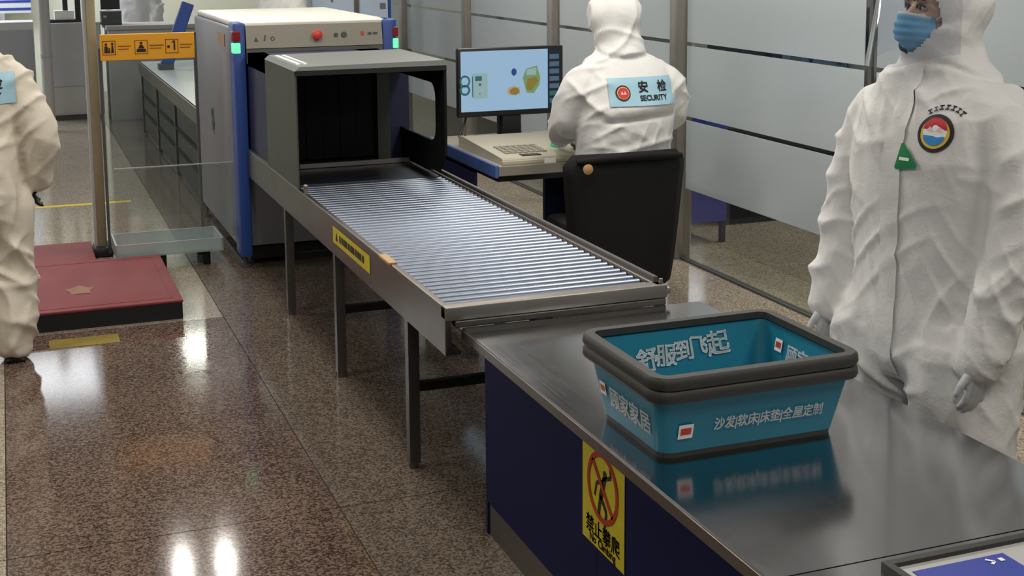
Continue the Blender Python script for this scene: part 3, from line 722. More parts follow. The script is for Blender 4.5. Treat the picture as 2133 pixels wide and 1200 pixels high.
# ------------------------------------------------------------------ infeed table and far furniture
I = thing('infeed_table', (1.55, 11.1, 0), 'infeed table on the far side of the scanner, glare painted white on its top', 'table')
obj('top', MB().box(1.19, 1.93, 8.93, 13.3, .655, .668), 'glare_white', I)  # white base colour stands in for glare reflected off the top
obj('side_rail', MB().box(1.18, 1.20, 8.93, 13.3, .56, .668), 'steel_frame', I); obj('side_rail', MB().box(1.92, 1.94, 8.93, 13.3, .56, .668), 'steel_frame', I)
obj('side_skirt', MB().box(1.20, 1.21, 9.25, 13.1, .03, .56), 'skirt_dark', I)
il = obj('leg', MB().box(1.185, 1.22, 9.2, 9.235, 0, .56), 'steel_leg', I)
for x in (0, .71):
    for y in (0, 1.3, 2.6, 3.9):
        if x or y: share('leg', il, I, (x, y, 0))
for z in (.2, .36):
    obj('shelf_bar', MB().box(1.20, 1.92, 9.2, 9.23, z, z+.03), 'rubber', I); obj('long_bar', MB().box(1.19, 1.21, 9.23, 13.1, z, z+.03), 'rubber', I)

cb1 = thing('metal_cabinet', (.58, 14.6, 0), 'grey metal cabinet standing behind the tan gate post', 'cabinet')
obj('body', MB().box(.33, .92, 14.42, 15.0, .05, 1.0, .006), 'cabinet_grey', cb1); obj('plinth', MB().box(.35, .90, 14.45, 15.0, 0, .05), 'scanner_dark', cb1)
obj('door', MB().box(.345, .905, 14.412, 14.42, .35, .985), 'cabinet_grey', cb1); obj('lower_door', MB().box(.345, .905, 14.412, 14.42, .07, .34), 'cabinet_light', cb1)
bm1 = thing('desk_monitor', (.58, 14.6, 1.0), 'black desk monitor on a pole stand on the metal cabinet', 'monitor')
obj('base', MB().box(.42, .74, 14.5, 14.7, 1.0, 1.03), 'black_plastic', bm1); obj('pole', MB().box(.565, .615, 14.58, 14.62, 1.12, 1.6), 'black_plastic', bm1); obj('arm', MB().box(.685, .74, 14.55, 14.6, 1.03, 1.6), 'black_plastic', bm1); obj('panel', MB().box(.36, .80, 14.56, 14.59, 1.45, 1.75), 'black_plastic', bm1); obj('keyboard_box', MB().box(.48, .67, 14.52, 14.68, 1.03, 1.12), 'print_white', bm1)
cb2 = thing('reception_counter', (1.2, 13.9, 0), 'long grey reception counter under the far monitor', 'counter')
obj('body', MB().box(.98, 2.2, 14.2, 14.8, 0, .93), 'cabinet_grey', cb2); obj('top', MB().box(.96, 2.22, 14.16, 14.84, .93, .97), 'cabinet_light', cb2)
bm2 = thing('computer', (1.02, 14.45, .97), 'black monitor over a grey box on the reception counter', 'computer')
obj('screen', MB().box(.93, 1.12, 14.4, 14.44, 1.13, 1.45), 'black_plastic', bm2); obj('case', MB().box(.93, 1.13, 14.36, 14.6, .97, 1.11), 'scanner_dark', bm2)
obj('drive_slot', MB().box(.95, .98, 14.355, 14.36, 1.05, 1.07), 'cabinet_light', bm2)
cp = thing('pipe_post', (.355, 13.6, 0), 'pale beige pipe post in front of the far cabinet', 'post')
obj('pipe', MB().cyl((.355, 13.6, 0), .05, 2.4, 2, 16), 'cabinet_light', cp, smooth=True); obj('collar', MB().cyl((.355, 13.6, .72), .056, .03, 2, 16), 'cabinet_grey', cp)
wb = thing('notice_board', (-.3, 16.9, 0), 'white notice board with blue stripes at the far left', 'notice board')
obj('board', MB().box(-1.2, .30, 17.0, 17.05, 1.0, 2.0), 'sign_white', wb)
for z in (1.035, 1.125, 1.4): obj('stripe', MB().box(-1.2, .30, 16.995, 17.0, z, z+.028), 'sign_blue', wb)
obj('leg', MB().box(-1.0, -.95, 17.0, 17.05, 0, 1.0), 'cabinet_grey', wb); obj('leg', MB().box(-.05, 0, 17.0, 17.05, 0, 1.0), 'cabinet_grey', wb)
lc = thing('storage_cabinet', (-.3, 15.5, 0), 'pale storage cabinet standing behind the person at the left edge', 'cabinet')
obj('body', MB().box(-1.0, .28, 15.2, 15.7, 0, .98), 'cabinet_light', lc); obj('door', MB().box(-.40, .265, 15.192, 15.2, .06, .90), 'wall_grey', lc)
bb = thing('leaning_board', (1.34, 12.35, .668), 'narrow blue board leaning over the infeed table beyond the scanner', 'board')
obj('panel', MB().box(-.055, .055, -.03, .03, 0, .60, .01).xf(Matrix.Translation((1.34, 12.35, .70)) @ Matrix.Rotation(math.radians(21), 4, 'Y')), 'blue_column', bb)
obj('stand', MB().box(1.27, 1.40, 12.28, 12.42, .668, .72), 'scanner_dark', bb)
pb = thing('poster_stand', (2.77, 11.21, 0), 'pale blue poster boards standing behind the scanner', 'poster')
obj('poster', MB().box(2.44, 2.80, 11.2, 11.22, .5, 1.75), 'board_blue', pb); obj('poster', MB().box(2.86, 3.10, 11.2, 11.22, .5, 1.75), 'board_blue', pb)
obj('poster_edge', MB().box(2.40, 2.436, 11.2, 11.22, 0, 1.75), 'cabinet_grey', pb); obj('poster_edge', MB().box(3.105, 3.13, 11.2, 11.22, 0, 1.75), 'blue_column', pb)
obj('poster_mark', MB().box(2.60, 2.62, 11.195, 11.2, 1.29, 1.36), 'scanner_grey', pb); obj('poster_picture', MB().box(3.03, 3.08, 11.195, 11.2, 1.22, 1.27), 'scanner_grey', pb)
# beyond the partition
xb = thing('blue_cabinet', (3.8, 7.1, 0), 'blue cabinet on thin legs seen through the clear strip of glass', 'cabinet')
obj('body', MB().box(3.60, 3.93, 6.80, 7.3, .13, .85), 'sign_blue', xb)
for x in (3.62, 3.895):
    for y in (6.80, 7.26): obj('leg', MB().box(x, x+.03, y, y+.03, 0, .13), 'navy_recess', xb)
xd = thing('dark_bench', (4.7, 7.6, 0), 'dark low bench behind the blue cabinet beyond the glass', 'bench')
obj('seat', MB().box(4.15, 4.95, 7.2, 7.6, .06, .55), 'black_plastic', xd); obj('plinth', MB().box(4.18, 4.92, 7.24, 7.56, 0, .06), 'scanner_dark', xd)

# ------------------------------------------------------------------ people
rng = np.random.RandomState(3)
PERM = rng.permutation(256); PERM = np.concatenate([PERM, PERM, PERM]); GRAD = rng.normal(size=(256, 3)); GRAD /= np.linalg.norm(GRAD, axis=1)[:, None]
def pnoise(P):
    i = np.floor(P).astype(int); f = P-i; i &= 255; u = f*f*f*(f*(f*6-15)+10); r = 0
    for dx in (0, 1):
        for dy in (0, 1):
            for dz in (0, 1):
                h = PERM[PERM[PERM[(i[:, 0]+dx) & 255]+((i[:, 1]+dy) & 255)]+((i[:, 2]+dz) & 255)]
                g = GRAD[h]; d = f-np.array([dx, dy, dz])
                wgt = (u[:, 0] if dx else 1-u[:, 0])*(u[:, 1] if dy else 1-u[:, 1])*(u[:, 2] if dz else 1-u[:, 2])
                r = r+wgt*(g*d).sum(1)
    return r
def ridge(P, k=2): return (1-np.clip(np.abs(pnoise(P))*2.6, 0, 1))**k

def union(mb, voxel, smooth_it, fac=.5):
    """one continuous surface out of overlapping closed volumes"""
    me = bpy.data.meshes.new('tmp'); me.from_pydata(mb.v, [], mb.f)
    bm = bmesh.new(); bm.from_mesh(me); bmesh.ops.recalc_face_normals(bm, faces=bm.faces[:]); bm.to_mesh(me); bm.free()
    o = bpy.data.objects.new('tmp', me); COL.objects.link(o)
    r = o.modifiers.new('r', 'REMESH'); r.mode = 'VOXEL'; r.voxel_size = voxel
    s = o.modifiers.new('s', 'SMOOTH'); s.factor = fac; s.iterations = smooth_it
    dg = bpy.context.evaluated_depsgraph_get(); out = bpy.data.meshes.new_from_object(o.evaluated_get(dg))
    bpy.data.objects.remove(o); bpy.data.meshes.remove(me); return out
def verts_np(me):
    a = np.empty(len(me.vertices)*3); me.vertices.foreach_get('co', a); return a.reshape(-1, 3)
def normals_np(me):
    a = np.empty(len(me.vertices)*3); me.vertices.foreach_get('normal', a); return a.reshape(-1, 3)
def setv(me, P): me.vertices.foreach_set('co', P.reshape(-1)); me.update()
def bez(pts, n):
    """Catmull-Rom through points given as (x,y,z,r)"""
    pts = [np.array(p, float) for p in pts]; q = [2*pts[0]-pts[1]]+pts+[2*pts[-1]-pts[-2]]; out = []
    for i in range(1, len(q)-2):
        for k in range(n):
            t = k/n; a, b, c, d = q[i-1:i+3]
            out.append(.5*(2*b+(c-a)*t+(2*a-5*b+4*c-d)*t*t+(3*b-a-3*c+d)*t**3))
    return out+[pts[-1]]
def limb(mb, pts, n=6, seg=14, flat_=1.0):
    c = bez(pts, n); mb.tube([p[:3] for p in c], [(p[3]*flat_, p[3]) for p in c], seg)
    for p in (c[0], c[-1]): mb.ball(p[:3], p[3]*.98, 12, 8)
def stack(mb, rings, n=24):
    """horizontal super-ellipse rings: (cx,cy,z,rx,ry)"""
    R = []
    for cx, cy, z, rx, ry in rings:
        r = []
        for k in range(n):
            a = 2*math.pi*k/n; c, s = math.cos(a), math.sin(a); e = .82
            r.append((cx+rx*math.copysign(abs(c)**e, c), cy+ry*math.copysign(abs(s)**e, s), z))
        R.append(r)
    mb.loft(R)
def crinkle(me, P0, seed, amp=1.0, arms=None, calm=(), neck=0):
    """crisp non-woven cloth: broad slack hollows, patches of long directional creases, tight rings on the sleeves"""
    P = verts_np(me); N = normals_np(me); S = P+seed*7.3; r = np.random.RandomState(int(seed*10))
    W = np.stack([pnoise(S*2.6), pnoise(S*2.6+11), pnoise(S*2.6+23)], 1)
    d = .022*pnoise(S*np.array([3.6, 3.6, 2.6])+3)+.008*pnoise(S*np.array([9, 9, 7])+13)
    dirs = [(.75, .2, .65), (-.75, .2, .65), (.3, .5, .85), (-.35, .5, .8), (.95, .3, .25), (-.55, -.4, .7), (.5, -.6, .6), (.15, .9, .4), (-.9, .1, .4)]
    for i, dr in enumerate(dirs):
        dr = np.array(dr)/np.linalg.norm(dr); fr = (42, 46, 64, 58, 40, 88, 96, 74, 110)[i]
        mask = np.clip(pnoise(S*2.9+i*17.1)*3.0-.25, 0, 1)
        ph = P@dr*fr+W@np.array([4.2, 3.9, 4.4])+i*2.1
        wave = (1-np.abs(np.sin(ph*.5)))**2.4
        d += (.022, .022, .017, .017, .020, .012, .011, .014, .010)[i]*mask*(wave-.25)
    low = np.clip((.55-P[:, 2])/.3, 0, 1)
    d += low*.016*np.clip(pnoise(S*3.1+57)*2+.4, 0, 1)*((1-np.abs(np.sin((P[:, 2]*38+W[:, 0]*3)*.5)))**1.6-.35)
    if arms is not None:
        a = arms(P); k = np.clip(pnoise(S*3.3+83)*2+.45, 0, 1)
        d += a*k*.018*((1-np.abs(np.sin((P@np.array([.25, .5, 1])*52+W[:, 1]*4.5)*.5)))**1.5-.4)
    if neck: d -= .014*np.exp(-((P[:, 2]-neck-.30*P[:, 1])/.009)**2)*(np.abs(P[:, 0]) < .2)
    for c, rad in calm:
        q = np.linalg.norm(P-np.array(c), axis=1); d *= np.clip((q-rad*.55)/(rad*.6), .12, 1)
    d *= amp*np.clip((P[:, 2])/.06, 0, 1)
    setv(me, P+N*d[:, None])
def hand(mb, wrist, palm_dir, side_dir, thumb_dir, s=1.0, curl=.5):
    w, f, sd = Vector(wrist), Vector(palm_dir).normalized(), Vector(side_dir).normalized()
    nrm = f.cross(sd).normalized(); td = Vector(thumb_dir).normalized()
    pc = w+f*.045*s
    limb(mb, [tuple(w)+(.026*s,), tuple(w+f*.03*s)+(.027*s,)], 3, 10)
    for k in range(4):
        o = (k-1.5)*.019*s; b = w+f*.035*s+sd*o*.8
        kn = w+f*(.088-.004*abs(k-1.2))*s+sd*o
        L = (.074, .082, .076, .060)[k]*s
        p1 = kn+(f*math.cos(curl*.5)+nrm*math.sin(curl*.5))*L*.45
        p2 = p1+(f*math.cos(curl*1.2)+nrm*math.sin(curl*1.2))*L*.32
        p3 = p2+(f*math.cos(curl*1.8)+nrm*math.sin(curl*1.8))*L*.23
        limb(mb, [tuple(b)+(.0125*s,), tuple(kn)+(.0105*s,), tuple(p1)+(.0092*s,), tuple(p2)+(.0085*s,), tuple(p3)+(.0072*s,)], 3, 8)
    tb_ = w+f*.025*s+td*.022*s; t1_ = tb_+(f*.7+td*.7)*.035*s; t2_ = t1_+(f*.9+td*.3+nrm*.25)*.030*s; t3_ = t2_+(f+nrm*.3)*.022*s
    limb(mb, [tuple(tb_)+(.015*s,), tuple(t1_)+(.0125*s,), tuple(t2_)+(.0105*s,), tuple(t3_)+(.0085*s,)], 3, 8)
def head(mb, c, s=1.0, yaw=0):
    """skull, jaw, nose, ears, brow; c = centre at eye height, forward +y"""
    q = MB(); 
    q.ball((0, -.012, .022), (.074, .092, .098), 20, 14); q.ball((0, .018, -.055), (.057, .062, .068), 18, 12)
    q.ball((0, .050, -.100), (.026, .022, .020), 12, 8); q.tube([(0, .074, .005), (0, .096, -.030), (0, .094, -.042)], [.010, .015, .012], 10)
    for sx in (-1, 1):
        q.ball((sx*.075, -.012, -.012), (.010, .020, .032), 10, 8); q.ball((sx*.034, .066, -.035), (.022, .018, .018), 10, 8)
        q.ball((sx*.030, .076, .020), (.024, .010, .008), 10, 6); q.ball((sx*.016, .086, -.040), (.009, .009, .008), 8, 6)
    q.ball((0, .078, -.070), (.022, .012, .008), 10, 6)
    q.tube([(0, -.02, -.17), (0, -.01, -.06)], [.052, .05], 16)
    mb.add(q.xf(Matrix.Translation(c) @ Matrix.Rotation(yaw, 4, 'Z') @ Matrix.Scale(s, 4)).v, q.f)

def mesh_obj(name, me, m, parent):
    me.name = name; me.materials.clear(); me.materials.append(MATS[m])
    for p in me.polygons: p.use_smooth = True
    o = bpy.data.objects.new(name, me); COL.objects.link(o); o.parent = parent; return o
def decal(name, p, m, parent, bvh, o, u, v, off, sub=0):
    """print that follows the cloth: every point is dropped onto the suit along the patch normal"""
    o, u, v = Vector(o), Vector(u).normalized(), Vector(v).normalized(); n = u.cross(v)
    mb = MB()
    for x, y in p[0]:
        s = o+u*x+v*y; hit = bvh.ray_cast(s+n*.25, -n, .6)
        q = hit[0] if hit[0] is not None else s
        mb.v.append(tuple(q+n*off))
    mb.f = list(p[1])
    me = bpy.data.meshes.new(name); me.from_pydata(mb.v, [], mb.f); me.materials.append(MATS[m])
    for q in me.polygons: q.use_smooth = True
    ob = bpy.data.objects.new(name, me); COL.objects.link(ob); ob.parent = parent; return ob
def grid2d(x0, x1, y0, y1, nx, ny):
    vs = [(x0+(x1-x0)*i/nx, y0+(y1-y0)*j/ny) for j in range(ny+1) for i in range(nx+1)]
    return vs, [(j*(nx+1)+i, j*(nx+1)+i+1, (j+1)*(nx+1)+i+1, (j+1)*(nx+1)+i) for j in range(ny) for i in range(nx)]
def fan(p):
    """disc outline -> fan of rings so that it can bend"""
    vs = np.array(p[0]); c = vs.mean(0); V = [tuple(c)]; F = []; n = len(vs); K = 4
    for k in range(1, K+1): V += [tuple(c+(q-c)*k/K) for q in vs]
    for j in range(n): F.append((0, 1+j, 1+(j+1) % n))
    for k in range(K-1):
        for j in range(n): a = 1+k*n; F.append((a+j, a+n+j, a+n+(j+1) % n, a+(j+1) % n))
    return V, F
def bvh_of(me): return BVHTree.FromPolygons([v.co.copy() for v in me.vertices], [tuple(p.vertices) for p in me.polygons])
def shoes(parent, feet, yaw=0):
    for x, y in feet:
        mb = MB(); q = MB()
        q.ball((0, .06, .035), (.047, .115, .035), 14, 8); q.ball((0, -.03, .045), (.042, .065, .045), 14, 8); q.box(-.045, .045, -.085, .165, 0, .018, .008)
        mb.add(q.xf(Matrix.Translation((x, y, 0))).v, q.f); mb.xf(Matrix.Identity(4))
        me = union(mb, .008, 3); mesh_obj('shoe', me, 'shoe_black', parent)
def chest_badge(parent, bvh, o, u, v):
    R = .048
    decal('badge', fan(disc2d(0, 0, R, n=32)), 'badge_ring', parent, bvh, o, u, v, .003)
    decal('badge_field', fan(disc2d(0, 0, R*.80, n=32)), 'badge_yellow', parent, bvh, o, u, v, .0042)
    decal('badge_disc', fan(disc2d(0, .004, R*.66, n=32)), 'print_white', parent, bvh, o, u, v, .0052)
    decal('badge_top', fan(disc2d(0, .010, R*.66, R*.62, n=20, a0=0, a1=math.pi)), 'badge_red', parent, bvh, o, u, v, .0062)
    decal('badge_sea', fan(disc2d(0, -.006, R*.60, R*.50, n=20, a0=math.pi, a1=2*math.pi)), 'badge_blue', parent, bvh, o, u, v, .0062)
    decal('badge_peaks', join2d(poly2d([(-.022, .006), (-.004, .006), (-.013, .018)]), poly2d([(.004, .006), (.022, .006), (.013, .018)])), 'badge_pink', parent, bvh, o, u, v, .0072)

def dressed(t, coverall_mb, body_mb, suitm, seed, opening, arms, voxel=.0105, amp=1.0, tuck=None, calm=(), neck=0):
    """coverall and the body inside it; opening(P) marks the face hole of the hood"""
    me = union(coverall_mb, voxel, 9); crinkle(me, None, seed, amp, arms, calm, neck)
    if tuck is not None: setv(me, tuck(verts_np(me)))
    full = bvh_of(me)
    if opening is not None:
        P = verts_np(me); dead = opening(P)
        bm = bmesh.new(); bm.from_mesh(me); bm.verts.ensure_lookup_table()
        bmesh.ops.delete(bm, geom=[bm.verts[i] for i in np.nonzero(dead)[0]], context='VERTS'); bm.to_mesh(me); bm.free()
    mesh_obj('coverall', me, suitm, t)
    if body_mb is not None: mesh_obj('body', union(body_mb, .0065, 3), 'skin', t)
    return full

def stand_mb(s, la, ra, hood_yaw=0, wide=1.0, leg=1.0):
    """baggy hooded coverall, standing; la / ra = elbow and wrist of left (-x) and right (+x) arm; forward +y"""
    mb = MB(); w = wide
    stack(mb, [(0, -.005, .60, .17*w, .13), (0, -.005, .66, .205*w, .155), (0, -.01, .78, .222*w, .170), (0, -.005, .92, .220*w, .162), (0, .0, 1.06, .218*w, .155), (0, .0, 1.20, .228*w, .155), (0, -.005, 1.30, .226*w, .140), (0, -.012, 1.365, .212*w, .118), (0, -.018, 1.41, .165*w, .10), (0, -.02, 1.445, .125, .095), (0, -.02, 1.48, .105, .09)])
    for sx in (-1, 1):
        limb(mb, [(sx*.11*leg, 0, .72, .132*leg), (sx*.122*leg, .012, .46, .114*leg), (sx*.128*leg, -.005, .22, .108*leg), (sx*.128*leg, -.005, .085, .098)], 8, 16)
        e, wr = (ra if sx > 0 else la)
        limb(mb, [(sx*.15*w, -.01, 1.335, .075), (sx*.205*w, -.01, 1.265, .090), tuple(e)+(.086,), tuple(wr)+(.072,)], 8, 16)
    q = MB()
    q.ball((0, -.015, 1.60), (.112, .128, .130), 22, 14); q.tube([(0, -.015, 1.40), (0, -.012, 1.48), (0, .0, 1.545)], [(.105, .115), (.100, .102), (.108, .108)], 20)
    q.ball((0, .035, 1.50), (.088, .072, .075), 18, 12)
    M_ = Matrix.Translation((0, -.015, 0)) @ Matrix.Rotation(hood_yaw, 4, 'Z') @ Matrix.Translation((0, .015, 0))
    mb.add(q.xf(M_).v, q.f)
    if s != 1: mb.xf(Matrix.Scale(s, 4))
    return mb
def arm_mask(lim): return lambda P: np.clip((np.abs(P[:, 0])-lim)/.05, 0, 1)*np.clip((1.33-P[:, 2])/.1, 0, 1)*np.clip((P[:, 2]-.5)/.1, 0, 1)

# --- officer behind the counter, on the right
t = thing('person', (2.285, 2.865, 0), 'person in white hooded coverall with face shield and blue mask behind the counter', 'person')
t.rotation_euler.z = math.radians(98)
HY = math.radians(-16)
cmb = stand_mb(1.0, ((-.285, .0, 1.06), (-.265, .09, .72)), ((.290, .0, 1.06), (.305, .07, .74)), HY, 1.08, leg=1.22)
bmb = MB(); head(bmb, (0, .0, 1.585), 1.0, HY)
limb(bmb, [(0, -.02, 1.42, .055), (0, -.01, 1.2, .11), (0, 0, .95, .12)], 4, 14)
for sx, e, wr in ((-1, (-.28, .0, 1.06), (-.265, .085, .75)), (1, (.285, .0, 1.06), (.305, .065, .77))):
    limb(bmb, [(sx*.06, -.01, 1.33, .07), (sx*.18, -.01, 1.33, .05), e+(.04,), wr+(.028,)], 5, 12)
def open1(P):
    c, s_ = math.cos(-HY), math.sin(-HY); y0 = P[:, 1]+.015
    x = P[:, 0]*c-y0*s_; y = P[:, 0]*s_+y0*c-.015; z = P[:, 2]-1.578
    zz = np.where(z < 0, z/.108, z/.092)
    return (y > .02) & ((x/.088)**2+zz**2 < 1)
def tuck1(P):
    # elastic cuffs and the fold of the flap down the front
    return P
full = dressed(t, cmb, bmb, 'suit_white', 1.0, open1, arm_mask(.26), .0078, 1.0, None, (((-.118, .14, 1.27), .10), ((-.036, .155, 1.20), .07), ((.03, .09, 1.55), .17)), 1.425)
gl = MB()
hand(gl, (-.266, .092, .72), (.05, .15, -1), (0, 1, .1), (0, 1, .1), .95, .4)
mesh_obj('glove', union(gl, .005, 2), 'glove', t)
gl = MB(); hand(gl, (.306, .072, .74), (0, .15, -1), (0, 1, .1), (0, 1, .1), .95, .4)
mesh_obj('glove', union(gl, .005, 2), 'glove', t)
shoes(t, ((-.155, .0), (.155, .0)))
MH = Matrix.Translation((0, 0, 1.585)) @ Matrix.Rotation(HY, 4, 'Z')
def on_head(name, mb, m, smooth='all'):
    mb.xf(MH); me = bpy.data.meshes.new(name); me.from_pydata(mb.v, [], mb.f); 
    bm = bmesh.new(); bm.from_mesh(me); bmesh.ops.recalc_face_normals(bm, faces=bm.faces[:]); bm.to_mesh(me); bm.free()
    return mesh_obj(name, me, m, t)
for sx in (-1, 1):
    on_head('eye', MB().ball((sx*.031, .070, .000), (.015, .010, .008), 14, 8), 'eye_white')
    on_head('iris', MB().ball((sx*.031, .079, .000), (.0065, .003, .0065), 10, 6), 'eye_dark')
    on_head('eyelid', MB().tube([(sx*.014, .079, .000), (sx*.024, .083, .008), (sx*.036, .082, .009), (sx*.049, .074, .002)], .0028, 8), 'brow')
    on_head('eyebrow', MB().tube([(sx*.013, .087, .020), (sx*.030, .088, .026), (sx*.052, .078, .021)], [.004, .005, .003], 8), 'brow')
def mask_pt(u, v):
    x = u*(.076-.012*abs(v)); prof = .108-.055*(abs(u)**2.2)
    bulge = .018*(1-u*u)*max(0, 1-abs(v-.15)**2)-.012*max(0, -v)**2
    z = -.066+v*.052-.012*(u*u)*(v if v > 0 else 0)
    return Vector((x, prof+bulge+.0025*math.sin(v*16)*(1-u*u*.6)-.020*max(0, -v-.3), z))
mk = MB(); nu, nv = 22, 22
for lay in (0, .003):
    for j in range(nv+1):
        for i in range(nu+1): p = mask_pt(-1+2*i/nu, -1+2*j/nv); mk.v.append((p.x, p.y+lay, p.z))
ix = lambda l, i, j: l*(nu+1)*(nv+1)+j*(nu+1)+i
for l in (0, 1):
    for j in range(nv):
        for i in range(nu): mk.f.append((ix(l, i, j), ix(l, i+1, j), ix(l, i+1, j+1), ix(l, i, j+1)))
for i in range(nu): mk.f.append((ix(0, i, 0), ix(0, i+1, 0), ix(1, i+1, 0), ix(1, i, 0))); mk.f.append((ix(0, i, nv), ix(0, i+1, nv), ix(1, i+1, nv), ix(1, i, nv)))
for j in range(nv): mk.f.append((ix(0, 0, j), ix(0, 0, j+1), ix(1, 0, j+1), ix(1, 0, j))); mk.f.append((ix(0, nu, j), ix(0, nu, j+1), ix(1, nu, j+1), ix(1, nu, j)))
on_head('mask', mk, 'mask_blue')
on_head('mask_band', MB().tube([mask_pt(u, .99)+Vector((0, .0035, 0)) for u in [-.95+.19*k for k in range(11)]], [(.005, .0025)]*11, 8), 'mask_white')
for sx in (-1, 1): on_head('ear_loop', MB().tube([mask_pt(sx, .9), Vector((sx*.084, .02, -.005)), Vector((sx*.086, -.005, -.02)), Vector((sx*.083, .02, -.06)), mask_pt(sx, -.9)], .0018, 6), 'mask_white')
vz = MB(); nu, nv = 28, 8
for lay in (0, .0012):
    for j in range(nv+1):
        for i in range(nu+1):
            a = math.radians(-88+176*i/nu); z = -.160+.295*j/nv; z += .045*abs(math.sin(a))**4*(1-j/nv); r = .126+lay; dr = .045*(1-j/nv)
            vz.v.append((r*math.sin(a), .010+(r+dr)*math.cos(a)*1.12, z+.01*math.cos(a)))
for l in (0, 1):
    for j in range(nv):
        for i in range(nu): vz.f.append((ix(l, i, j), ix(l, i+1, j), ix(l, i+1, j+1), ix(l, i, j+1)))
on_head('face_shield', vz, 'visor')
on_head('shield_band', MB().tube([Vector((.127*math.sin(a), .010+.128*math.cos(a)*1.1, .115)) for a in [math.radians(-88+16*k) for k in range(12)]], [(.018, .008)]*12, 8), 'glove')
# zip flap, hood seam, badge and triangle on the chest
flap = [(grid2d(-.030, .030, -.62, .20, 4, 50))]
decal('zip_flap', flap[0], 'suit_white', t, full, (0, .2, 1.24), (-1, 0, 0), (0, 0, 1), .005)
U1, V1 = (-1, 0, 0), (0, 0, 1)
chest_badge(t, full, (-.118, .17, 1.275), U1, V1)
arc = []
for k in range(7):
    a = math.radians(128-k*12.5); arc.append(shift2d(join2d(rect2d(-.005, .005, .003, .006), rect2d(-.005, .005, -.006, -.003), rect2d(-.0015, .0015, -.006, .006)), .066*math.cos(a)+.012, .066*math.sin(a), a-math.pi/2))
decal('badge_lettering', join2d(*arc), 'print_black', t, full, (-.118, .17, 1.275), U1, V1, .003)
decal('triangle_badge', fan(([( .042, -.012), (.040, -.020), (-.024, -.032), (-.030, -.027), (-.016, .036), (-.008, .038)], [(0,)])), 'badge_green', t, full, (-.046, .17, 1.205), U1, V1, .010)
decal('triangle_print', rect2d(-.014, .018, -.006, .002), 'print_white', t, full, (-.046, .17, 1.205), U1, V1, .0115)

# --- officer with back turned at the left edge
t = thing('person', (-.165, 5.98, 0), 'person in white coverall at the left edge standing with back turned', 'person')
L2, R2 = ((-.28, -.02, 1.06), (-.26, .09, .82)), ((.290, -.03, 1.04), (.262, .05, .83))
cmb = stand_mb(.94, L2, R2, 0, .93, 1.05)
bmb = MB(); head(bmb, (0, 0, 1.488), .94)
limb(bmb, [(0, -.02, 1.36, .055), (0, -.01, 1.15, .11), (0, 0, .9, .12)], 4, 14)
full2 = dressed(t, cmb, bmb, 'suit_warm', 4.0, lambda P: (P[:, 1] > .03) & ((P[:, 0]/.078)**2+((P[:, 2]-1.483)/.09)**2 < 1), arm_mask(.21), .0105, 1.1, None, (((.0, -.14, 1.17), .2),), 1.35)
for sx, (e, wr) in ((-1, L2), (1, R2)):
    gl = MB(); w_ = Vector(wr)*.94; hand(gl, w_+Vector((0, .01, .0)), (-sx*.15, .2, -1), (0, 1, .1), (0, 1, .1), .9, .7); mesh_obj('glove', union(gl, .005, 2), 'shoe_black', t)
shoes(t, ((-.122, .0), (.122, .0)))
def back_patch(t, full, o, w_, h_, s):
    U_, V_ = (1, 0, 0), (0, 0, 1)
    decal('back_patch', grid2d(-w_/2, w_/2, -h_/2, h_/2, 24, 10), 'patch_blue', t, full, o, U_, V_, .006)
    decal('lettering', join2d(shift2d(text2d('安', .056*s, .0012), .0*s, .022*s), shift2d(text2d('检', .056*s, .0012), .105*s, .022*s), shift2d(text2d('SECURITY', .034*s, .0009, sx=1.0), .052*s, -.030*s)), 'print_black', t, full, o, U_, V_, .009)
    o2 = Vector(o)+Vector((-.105*s, 0, -.004)); 
    decal('emblem', fan(disc2d(0, 0, .036*s, n=28)), 'badge_ring', t, full, o2, U_, V_, .009)
    decal('emblem_ring', fan(disc2d(0, 0, .029*s, n=28)), 'badge_yellow', t, full, o2, U_, V_, .0105)
    decal('emblem_disc', fan(disc2d(0, 0, .026*s, n=28)), 'badge_red', t, full, o2, U_, V_, .0115)
    decal('emblem_mark', join2d(poly2d([(-.014*s, -.006*s), (0, -.006*s), (-.007*s, .010*s)]), poly2d([(.0, -.006*s), (.014*s, -.006*s), (.007*s, .010*s)])), 'badge_pink', t, full, o2, U_, V_, .0125)
back_patch(t, full2, (.008, -.15, 1.185), .36, .13, 1.0)

